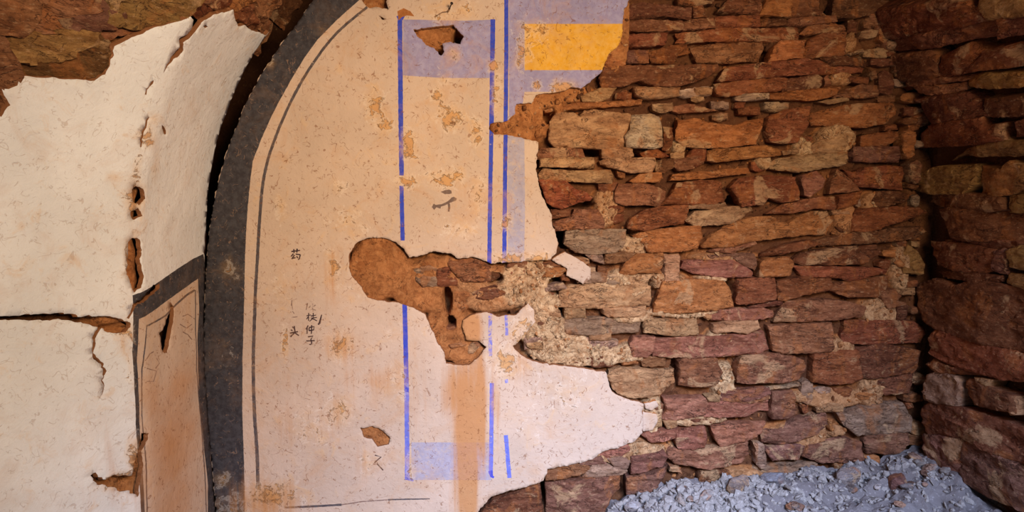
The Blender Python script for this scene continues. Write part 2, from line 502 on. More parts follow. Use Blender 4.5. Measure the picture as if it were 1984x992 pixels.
VOID = blobs(BACK, [  # black openings between the stones
    (1066, 222, 12, 15), (1152, 293, 20, 10), (1237, 298, 11, 6), (1080, 323, 22, 4), (1134, 394, 20, 10), (1094, 462, 10, 20),
    (1080, 556, 18, 18), (1092, 608, 13, 11), (1352, 408, 16, 12), (1474, 222, 10, 8), (1496, 98, 8, 16), (1432, 388, 10, 10),
    (1422, 560, 10, 24), (1474, 520, 5, 20), (1566, 370, 9, 12), (1560, 340, 6, 14), (1288, 830, 10, 12), (1058, 962, 7, 30),
    (1209, 945, 7, 26), (1462, 876, 8, 10), (1315, 720, 6, 24), (1266, 570, 5, 26), (1640, 30, 26, 40), (1696, 150, 10, 26),
    (1765, 300, 18, 70), (1760, 380, 16, 20), (1772, 610, 8, 40), (1778, 740, 8, 30), (1565, 75, 10, 14), (1310, 440, 12, 8),
    (866, 585, 9, 28), (874, 628, 9, 13), (960, 540, 14, 10), (850, 100, 8, 8), (888, 70, 12, 14), (1500, 720, 6, 16),
    (1550, 800, 5, 10), (1676, 720, 6, 16), (1616, 840, 8, 12), (1690, 270, 12, 10), (1600, 80, 10, 10), (1228, 452, 10, 8), (1290, 470, 6, 8),
])
arch_out = [(606, 0), (576, 45), (541, 91), (505, 146), (475, 202), (450, 265), (436, 305), (424, 350), (413, 400), (405, 450), (401, 500), (398, 545),
            (395, 640), (397, 740), (404, 830), (411, 892), (419, 992), (421, 1080)]
arch_in = [(697, 0), (656, 36), (616, 76), (590, 112), (566, 151), (544, 190), (525, 227), (505, 272), (490, 312), (484, 360), (480, 403), (477, 450),
           (475, 494), (473, 593), (470, 693), (470, 800), (473, 895), (475, 992), (477, 1080)]
up_out = [(760, -135), (690, -90), (640, -42)]
up_in = [(860, -110), (790, -72), (735, -30)]
gap_px = [(606, -6, 26), (576, 20, 24), (556, 46, 22), (535, 78, 20), (515, 112, 18), (497, 140, 17), (482, 170, 15), (468, 205, 14), (452, 245, 13),
          (440, 276, 13), (428, 305, 11), (418, 340, 10), (409, 380, 8), (404, 420, 7), (400, 460, 6)]
GAP = blobs(BACK, [(x, y, w, 20) for x, y, w in gap_px])

def falloff(V, c, a, b, soft=0.35, jig=0.22, seed=0.0):
    q = np.hypot((V[:, 0] - c[0]) / a, (V[:, 1] - c[1]) / b) + jig * fbm(V[:, 0] * 22, V[:, 1] * 22, seed, 3)
    t = np.clip((1.0 + soft * 0.5 - q) / soft, 0, 1)
    return t * t * (3 - 2 * t)

def grid_surface(name, surf, a0, a1, b0, b1, da, db, hfun, mats, attrs=None, cut=None, **kw):
    A = np.arange(a0, a1 + da, da); B = np.arange(b0, b1 + db, db)
    ga, gb = np.meshgrid(A, B); V = np.stack([ga.ravel(), gb.ravel()], -1)
    H = hfun(V)
    P = surf.P(V[:, 0], V[:, 1], H)
    na = len(A); i = (np.arange(len(B) - 1)[:, None] * na + np.arange(na - 1)[None]).ravel()
    faces = np.stack([i, i + 1, i + 1 + na, i + na], -1)
    if cut is not None: faces = faces[~cut(V[faces].mean(1))]
    me = make_mesh(name, P, faces.tolist())
    o = link(name, me, None, mats, **kw)
    for n_, v in (attrs or {}).items():
        at = me.attributes.new(n_, 'FLOAT', 'POINT'); at.data.foreach_set('value', v(V).astype(np.float32))
    return o

def mortar_h(V):
    h = -0.085 + 0.020 * fbm(V[:, 0] * 10, V[:, 1] * 16, 2.0, 3) + 0.012 * fbm(V[:, 0] * 45, V[:, 1] * 45, 7.0, 3)
    crag = 0.014 * fbm(V[:, 0] * 30, V[:, 1] * 34, 3.0, 4) - 0.012 * np.clip(0.10 - np.abs(fbm(V[:, 0] * 17, V[:, 1] * 17, 12.0, 3)), 0, 1) / 0.10
    for i, (c, a, b, (t, _)) in enumerate(MUD):
        w = falloff(V, c, a, b, seed=i)
        h = h * (1 - w) + w * (t + crag * (0.40 + 0.9 * _))
    for i, (c, a, b, _) in enumerate(VOID):
        h = h - 0.16 * falloff(V, c, a, b, 0.3, 0.32, 90 + i)
    return h
def in_gap(V):       # where the arch ring has pulled away from the wall: an open slot into the hill
    w = np.zeros(len(V))
    for c, a, b, _ in GAP: w = np.maximum(w, falloff(V, c, a, b, 0.3, 0.1, 5))
    slot = to(BACK, [(290, 470), (290, -140)] + [(x - 5, y) for x, y in up_out + arch_out if y < 470])
    return (w > 0.35) & inside(to(BACK, [(200, 470), (200, -300)] + [(x + 14, y) for x, y in up_out + arch_out if y < 470]), V) | inside(slot, V)
def mortar_tint(V):
    t = 0.08 + 0.12 * fbm(V[:, 0] * 5, V[:, 1] * 5, 4.0, 3)  # low tint lays the painted gap shade between the stones
    for i, (c, a, b, (_, p)) in enumerate(MUD):
        w = falloff(V, c, a * 1.1, b * 1.1, seed=i); t = t * (1 - w) + w * (0.30 + 0.7 * p)
    return np.clip(t, 0, 1)

wall_back = grid_surface('wall_back', BACK, XL - 0.25, XR + 0.12, -0.05, 3.45, 0.0078, 0.0078, mortar_h, [M['mortar']], dict(tint=mortar_tint), cut=in_gap,
                         kind='structure', label='back wall of clay bedded rubble stone, half of it still plastered', cat='wall')

def rough_core(depth):
    return lambda V: -depth + 0.02 * fbm(V[:, 0] * 8, V[:, 1] * 8, 1.0, 3) + 0.008 * fbm(V[:, 0] * 40, V[:, 1] * 40, 6.0, 3)
QUARTER = R0 * math.pi / 2
LVOID = blobs(LEFT, [(268, 378, 14, 18), (272, 615, 10, 10), (268, 930, 9, 40), (240, 636, 14, 8)])
def left_core_h(V):
    h = rough_core(0.10)(V)
    h = h + 0.068 * np.exp(-((V[:, 0] - Y_RIB + 0.01) / 0.10) ** 4)
    h = h - 0.12 * sum(falloff(V, c, a, b, 0.3, 0.2, 3) for c, a, b, _ in LVOID)
    return h - 0.40 * np.clip((V[:, 0] - 2.84) / 0.08, 0, 1)
wall_left = grid_surface('wall_left', LEFT, -1.6, YB + 1.0, -ZS_L - 0.05, QUARTER * 1.04, 0.022, 0.022, left_core_h, [M['mortar']],
                         dict(tint=lambda V: 0.08 + 0.30 * np.exp(-((V[:, 0] - Y_RIB) / 0.11) ** 4)), kind='structure', label='left side of the vault with white limewashed plaster', cat='wall')
wall_right = grid_surface('wall_right', RIGHT, -YB - 1.0, 1.6, -ZS_R - 0.05, QUARTER * 1.04, 0.022, 0.022,
                          lambda V: rough_core(0.11)(V), [M['mortar']], dict(tint=lambda V: 0 * V[:, 0] + 0.05),
                          kind='structure', label='bare stone right side of the vault', cat='wall')
me = make_mesh('roof_light_block', [(-2.6, -1.6, 3.62), (2.6, -1.6, 3.62), (2.6, 4.0, 3.62), (-2.6, 4.0, 3.62)], [(0, 3, 2, 1)])  # added flat slab, stops sky light leaking in at the vault crown
link('roof_light_block', me, None, [M['mortar']], kind='structure', label='earth roof above the vault', cat='roof_light_block')
me = make_mesh('hill_light_block', [(-2.6, 3.98, -0.05), (2.6, 3.98, -0.05), (2.6, 3.98, 3.7), (-2.6, 3.98, 3.7)], [(0, 1, 2, 3)])  # added plane, blocks the sky behind the arch slot so it stays black
link('hill_light_block', me, None, [M['mortar']], kind='structure', label='unseen earth plane added behind the back wall to keep the slot dark', cat='wall')
me = make_mesh('floor', [(-2.6, -3.5, 0), (2.4, -3.5, 0), (2.4, 4.0, 0), (-2.6, 4.0, 0)], [(0, 1, 2, 3)])
link('floor', me, None, [M['floor']], kind='structure', label='trodden earth floor', cat='floor')

# ------------------------------------------------------------------ the painted plaster of the back wall
right_edge = [(1260, -160), (1240, -80), (1218, 0), (1210, 18), (1208, 30), (1207, 57), (1199, 88), (1178, 106), (1172, 124), (1163, 142), (1145, 157), (1127, 172), (1112, 168),
    (1090, 176), (1075, 179), (1039, 184), (1030, 200), (1002, 202), (996, 222), (983, 234), (951, 240), (948, 250), (958, 260), (986, 263), (1016, 268), (1044, 276),
    (1040, 302), (1039, 333), (1047, 373), (1067, 413), (1072, 438), (1082, 474), (1079, 490), (1067, 502), (1028, 505), (983, 509), (952, 510), (931, 502),
    (913, 498), (886, 501), (874, 492), (840, 487), (819, 495), (792, 499), (783, 484), (765, 468), (741, 460), (716, 460), (692, 469), (677, 490), (675, 512),
    (680, 533), (698, 554), (713, 577), (741, 584), (771, 586), (795, 595), (822, 608), (837, 639), (847, 663), (862, 684), (865, 704), (886, 708), (907, 707),
    (931, 690), (942, 672), (928, 660), (905, 660), (897, 640), (896, 622), (913, 611), (943, 604), (962, 613), (1001, 610), (1013, 596), (1022, 587), (1034, 599),
    (1036, 624), (1019, 645), (1007, 660), (993, 672), (1013, 690), (1037, 702), (1073, 707), (1110, 711), (1138, 715), (1174, 721), (1178, 738), (1185, 759),
    (1206, 771), (1222, 775), (1247, 782), (1245, 800), (1246, 838), (1227, 856), (1203, 866), (1168, 875), (1147, 891), (1112, 900), (1062, 909), (1053, 932),
    (1021, 944), (984, 952), (951, 963), (926, 991), (915, 1020), (905, 1080)]
outline = to(BACK, up_out + arch_out + right_edge[::-1])
hole_px = [
    [(800, 58), (833, 53), (862, 50), (878, 49), (893, 63), (899, 72), (893, 86), (883, 84), (873, 80), (858, 84), (862, 100), (856, 108), (843, 97), (818, 81)],
    [(702, 0), (707, -18), (747, -14), (750, 6), (752, 20), (738, 16), (727, 13), (718, 16), (708, 12)],
    [(700, 830), (722, 826), (735, 832), (747, 840), (757, 850), (752, 862), (732, 865), (720, 850), (704, 847)],
    [(734, 30), (742, 33), (750, 38), (741, 37)],
]
def line(surf, pts, w0, w1=None):   # painted line given in pixels
    return to(surf, stroke(pts, w0, w1))
def curve(pts, n=6):                 # smooth a traced line
    p = np.asarray(pts, float); k = len(p); out = []
    for i in range(k - 1):
        p0, p1, p2, p3 = p[max(i - 1, 0)], p[i], p[i + 1], p[min(i + 2, k - 1)]
        for t in np.linspace(0, 1, n, endpoint=False):
            out.append(0.5 * ((2 * p1) + (p2 - p0) * t + (2 * p0 - 5 * p1 + 4 * p2 - p3) * t * t + (3 * p1 - p0 - 3 * p2 + p3) * t ** 3))
    return out + [p[-1]]
PM = ['plaster', 'black', 'greyline', 'blue', 'bluefaint', 'lav', 'lavpale', 'yellow', 'ink', 'inkfaint', 'mud', 'bluelight', 'inkmid', 'rim']
pi = {n: i for i, n in enumerate(PM)}
paints = []
def paint(poly, m): paints.append((poly, pi[m]))
def rect(x0, y0, x1, y1): return to(BACK, [(x0, y0), (x1, y0), (x1, y1), (x0, y1)])
paint(to(BACK, up_out + arch_out + [(470, 1080)] + arch_in[::-1] + up_in[::-1]), 'black')
grey = curve([(712, 14), (652, 65), (601, 131), (561, 202), (526, 287), (510, 353), (503, 428), (499, 499), (495, 568), (491, 694), (493, 794), (498, 870), (500, 940)])
paint(line(BACK, grey, 5, 7), 'greyline')
paint(line(BACK, [(551, 983), (600, 981), (662, 978)], 4, 4), 'greyline')
paint(line(BACK, [(662, 978), (700, 972), (752, 968)], 2, 2), 'inkfaint')
paint(line(BACK, [(752, 968), (790, 967), (833, 966)], 3, 2), 'greyline')
paint(to(BACK, [(781, 38), (900, 40), (951, 38), (949, 151), (860, 151), (781, 146)]), 'lav')
paint(to(BACK, [(986, -90), (1016, -90), (1016, 180), (1008, 230), (986, 262)]), 'lav')
paint(rect(1010, -90, 1260, 46), 'lav')
paint(rect(1010, 136, 1260, 178), 'lav')
paint(to(BACK, [(984, 225), (1016, 225), (1017, 420), (1015, 520), (984, 520)]), 'lavpale')
paint(rect(1017, 46, 1260, 136), 'yellow')
paint(rect(797, 857, 952, 930), 'lavpale')
for pts, w, m in [([(775, 33), (776, 200), (778, 340)], 9, 'blue'), ([(778, 360), (780, 466)], 8, 'blue'), ([(784, 588), (788, 760)], 9, 'blue'), ([(788, 760), (789, 930)], 9, 'bluelight'),
                  ([(955, 37), (954, 120), (952, 250)], 9, 'blue'), ([(952, 250), (949, 420), (948, 512)], 8, 'blue'), ([(950, 606), (950, 690)], 7, 'bluefaint'),
                  ([(953, 742), (952, 850), (951, 918)], 8, 'bluelight'), ([(981, -90), (981, 100), (979, 300), (977, 510)], 8, 'blue'), ([(980, 600), (982, 650)], 6, 'bluefaint'),
                  ([(981, 735), (982, 742)], 6, 'bluefaint'), ([(980, 843), (984, 890), (987, 926)], 8, 'bluelight')]:
    p = np.asarray(pts, float); dense = []
    for q0, q1 in zip(p[:-1], p[1:]):
        for t in np.linspace(0, 1, 9)[:-1]: dense.append(q0 + (q1 - q0) * t)
    paint(line(BACK, dense + [p[-1]], w), m)
paint(line(BACK, [(788, 918), (793, 928), (801, 931)], 9, 4), 'blue')
paint(line(BACK, [(950, 912), (953, 923), (957, 925)], 8, 4), 'blue')
paint(line(BACK, [(770, 36), (776, 33), (782, 36)], 9, 9), 'blue')
# ink characters (brush strokes traced one by one)
c6 = crop(530, 460, 4.13)
def ink(txt, w0, w1, m='ink', f=c6):
    for s in txt.split(';'):
        pts = f(s.strip())
        if len(pts) == 2: pts = [pts[0], ((pts[0][0] + pts[1][0]) / 2, (pts[0][1] + pts[1][1]) / 2), pts[1]]
        paint(line(BACK, pts, w0, w1), m)
ink('143,113 212,104; 163,94 165,126; 190,90 187,122; 160,130 140,152; 168,140 145,172; 178,134 214,138; 214,138 206,172 196,178; 184,152 196,164; 148,168 176,162', 2.6, 2.2)
ink('272,528 262,580; 282,562 300,544; 312,530 312,574 338,582; 336,538 315,558', 2.0, 1.6, 'inkfaint')
ink('264,627 300,620; 281,604 279,668; 279,636 262,656; 298,630 342,621; 318,604 318,642; 300,646 347,640; 315,646 288,672; 310,650 348,668', 2.2, 1.6)
ink('276,704 258,736; 268,724 268,772; 285,720 283,746; 285,720 325,714 322,742; 283,746 322,740; 306,701 303,772', 2.6, 2.0)
ink('275,796 316,789 298,816 305,842 298,858 284,856; 262,829 330,826', 2.6, 2.0)
ink('150,714 161,728; 138,738 152,748; 130,767 196,754; 165,709 172,760 135,796; 172,764 202,786', 2.6, 2.4)
ink('147,500 142,546; 150,590 166,612; 146,640 192,635', 1.6, 1.4, 'inkfaint')
ink('386,618 366,690; 366,684 358,698', 1.8, 4.0)
c7 = crop(800, 340, 9.917)
paint(to(BACK, c7('530,315 600,288 690,270 740,290 748,345 690,358 610,355 560,328')), 'inkmid')
paint(to(BACK, c7('360,605 400,540 440,568 560,548 680,490 740,425 790,408 845,445 830,482 720,522 620,572 540,598 530,638 450,612 408,662')), 'inkmid')
paint(to(BACK, c7('660,520 712,540 718,620 700,698 668,690 676,620')), 'inkmid')
c4 = crop(450, 492, 1.984)
ink('548,774 572,780 546,803; 556,806 580,832', 2.2, 2.4, 'ink', c4)
ink('228,182 232,214', 1.5, 1.5, 'inkfaint', c4)
paint(to(BACK, [(772, 40), (770, 22), (782, 16), (795, 22), (803, 32), (796, 31), (788, 30), (778, 34)]), 'mud')

STAIN = blobs(BACK, [  # where the lime coat has flaked off and the ochre under-coat shows: cx cy rx ry strength
    (725, 205, 26, 40, .72), (742, 240, 22, 22, .66), (850, 190, 18, 26, .66), (872, 228, 36, 30, .72), (922, 258, 18, 34, .66), (792, 280, 20, 40, .74),
    (868, 345, 46, 22, .70), (790, 350, 28, 18, .7), (925, 380, 20, 44, .62), (680, 430, 50, 34, .50), (660, 360, 24, 20, .55), (545, 400, 14, 34, .58),
    (645, 520, 20, 60, .55), (660, 670, 34, 34, .66), (552, 660, 7, 38, .80), (655, 800, 36, 40, .60), (525, 960, 70, 36, .66), (770, 745, 40, 50, .45),
    (840, 560, 40, 60, .5), (960, 175, 14, 60, .6), (956, 130, 12, 14, .9), (1035, 60, 40, 26, .62), (1010, 100, 22, 50, .62), (1090, 170, 30, 16, .8), (1040, 165, 10, 14, .7),
    (985, 500, 40, 14, .75), (1040, 500, 30, 14, .75), (1015, 640, 30, 50, .6), (980, 700, 40, 40, .66), (860, 150, 20, 30, .45), (880, 105, 18, 16, .6),
    (1090, 760, 90, 60, .42), (1020, 820, 60, 60, .32), (890, 440, 60, 30, .46), (720, 560, 60, 30, .42), (540, 560, 30, 50, .4), (600, 830, 60, 60, .42),
    (795, 905, 14, 30, .66), (710, 900, 14, 34, .55), (980, 430, 12, 20, .7), (620, 60, 18, 14, .45), (450, 520, 30, 30, .5), (455, 985, 60, 40, .5), (430, 930, 20, 20, .6),
    (440, 700, 20, 60, .3), (520, 120, 14, 12, .65), (860, 30, 40, 26, .55), (905, 20, 30, 20, .55), (1100, 640, 40, 30, .5), (760, 640, 30, 30, .42)])
DRIP = blobs(BACK, [(660, 670, 44, 30, .36), (735, 735, 70, 26, .26), (520, 972, 70, 40, .5), (650, 800, 40, 50, .24), (555, 830, 20, 50, .3), (645, 540, 20, 60, .3), (700, 905, 14, 50, .3), (1080, 690, 90, 30, .22), (800, 780, 24, 80, .26), (880, 545, 200, 12, .25), (905, 860, 22, 170, 1.0), (930, 800, 14, 120, .8), (885, 760, 26, 60, .6), (905, 640, 26, 40, .95), (960, 780, 12, 60, .4), (1010, 700, 20, 50, .4)])
def field(items):
    def f(V):
        r = np.zeros(len(V))
        for c, a, b, (s,) in items:
            q = ((V[:, 0] - c[0]) / a) ** 2 + ((V[:, 1] - c[1]) / b) ** 2
            r = np.maximum(r, s * np.exp(-0.75 * q))
        return r
    return f
def plaster_h(V, out):
    return 0.006 * fbm(V[:, 0] * 2.2, V[:, 1] * 2.2, 1.0, 3) + 0.0018 * fbm(V[:, 0] * 14, V[:, 1] * 14, 8.0, 3)
plaster = sheet('plaster', BACK, outline, plaster_h, 0.016, 0.034, [M[n] for n in PM], [to(BACK, h) for h in hole_px], paints, rim=pi['rim'],
                parent=wall_back, attrs=dict(stain=field(STAIN), drip=field(DRIP)), amp=0.0042, step=0.005, hamp=0.005)
plaster['label'] = 'lime plaster with black arch border, blue lines and ochre panel'
cM = crop(650, 430, 3.306); cA = crop(1000, 0, 3.3075); cB = crop(1000, 250, 3.3075); cC = crop(1000, 500, 3.3075); cD = crop(1000, 700, 3.3973)
cE = crop(1350, 0, 3.3075); cF = crop(1350, 250, 3.3075); cG = crop(1350, 500, 3.3075); cH = crop(1350, 700, 3.3973)
cI = crop(1600, 0, 3.4219); cJ = crop(1600, 240, 3.4219); cK = crop(1600, 480, 3.4219); cL = crop(1600, 702, 3.4219)
for f, txt in [(cM, '1390,245 1430,215 1470,195 1560,240 1640,300 1632,370 1590,400 1530,365 1480,345 1490,300 1430,270'),
               (cD, '845,285 930,265 940,300 900,330 858,318'), (cD, '842,338 930,352 936,400 905,462 842,468 830,400')]:
    fr = sheet('plaster_fragment', BACK, to(BACK, f(txt)), lambda V, out: plaster_h(V, out) - 0.014, 0.014, 0.03, [M['plaster'], M['mud']], rim=1, parent=wall_back,
               attrs=dict(stain=field(STAIN), drip=field(DRIP)), amp=0.003)

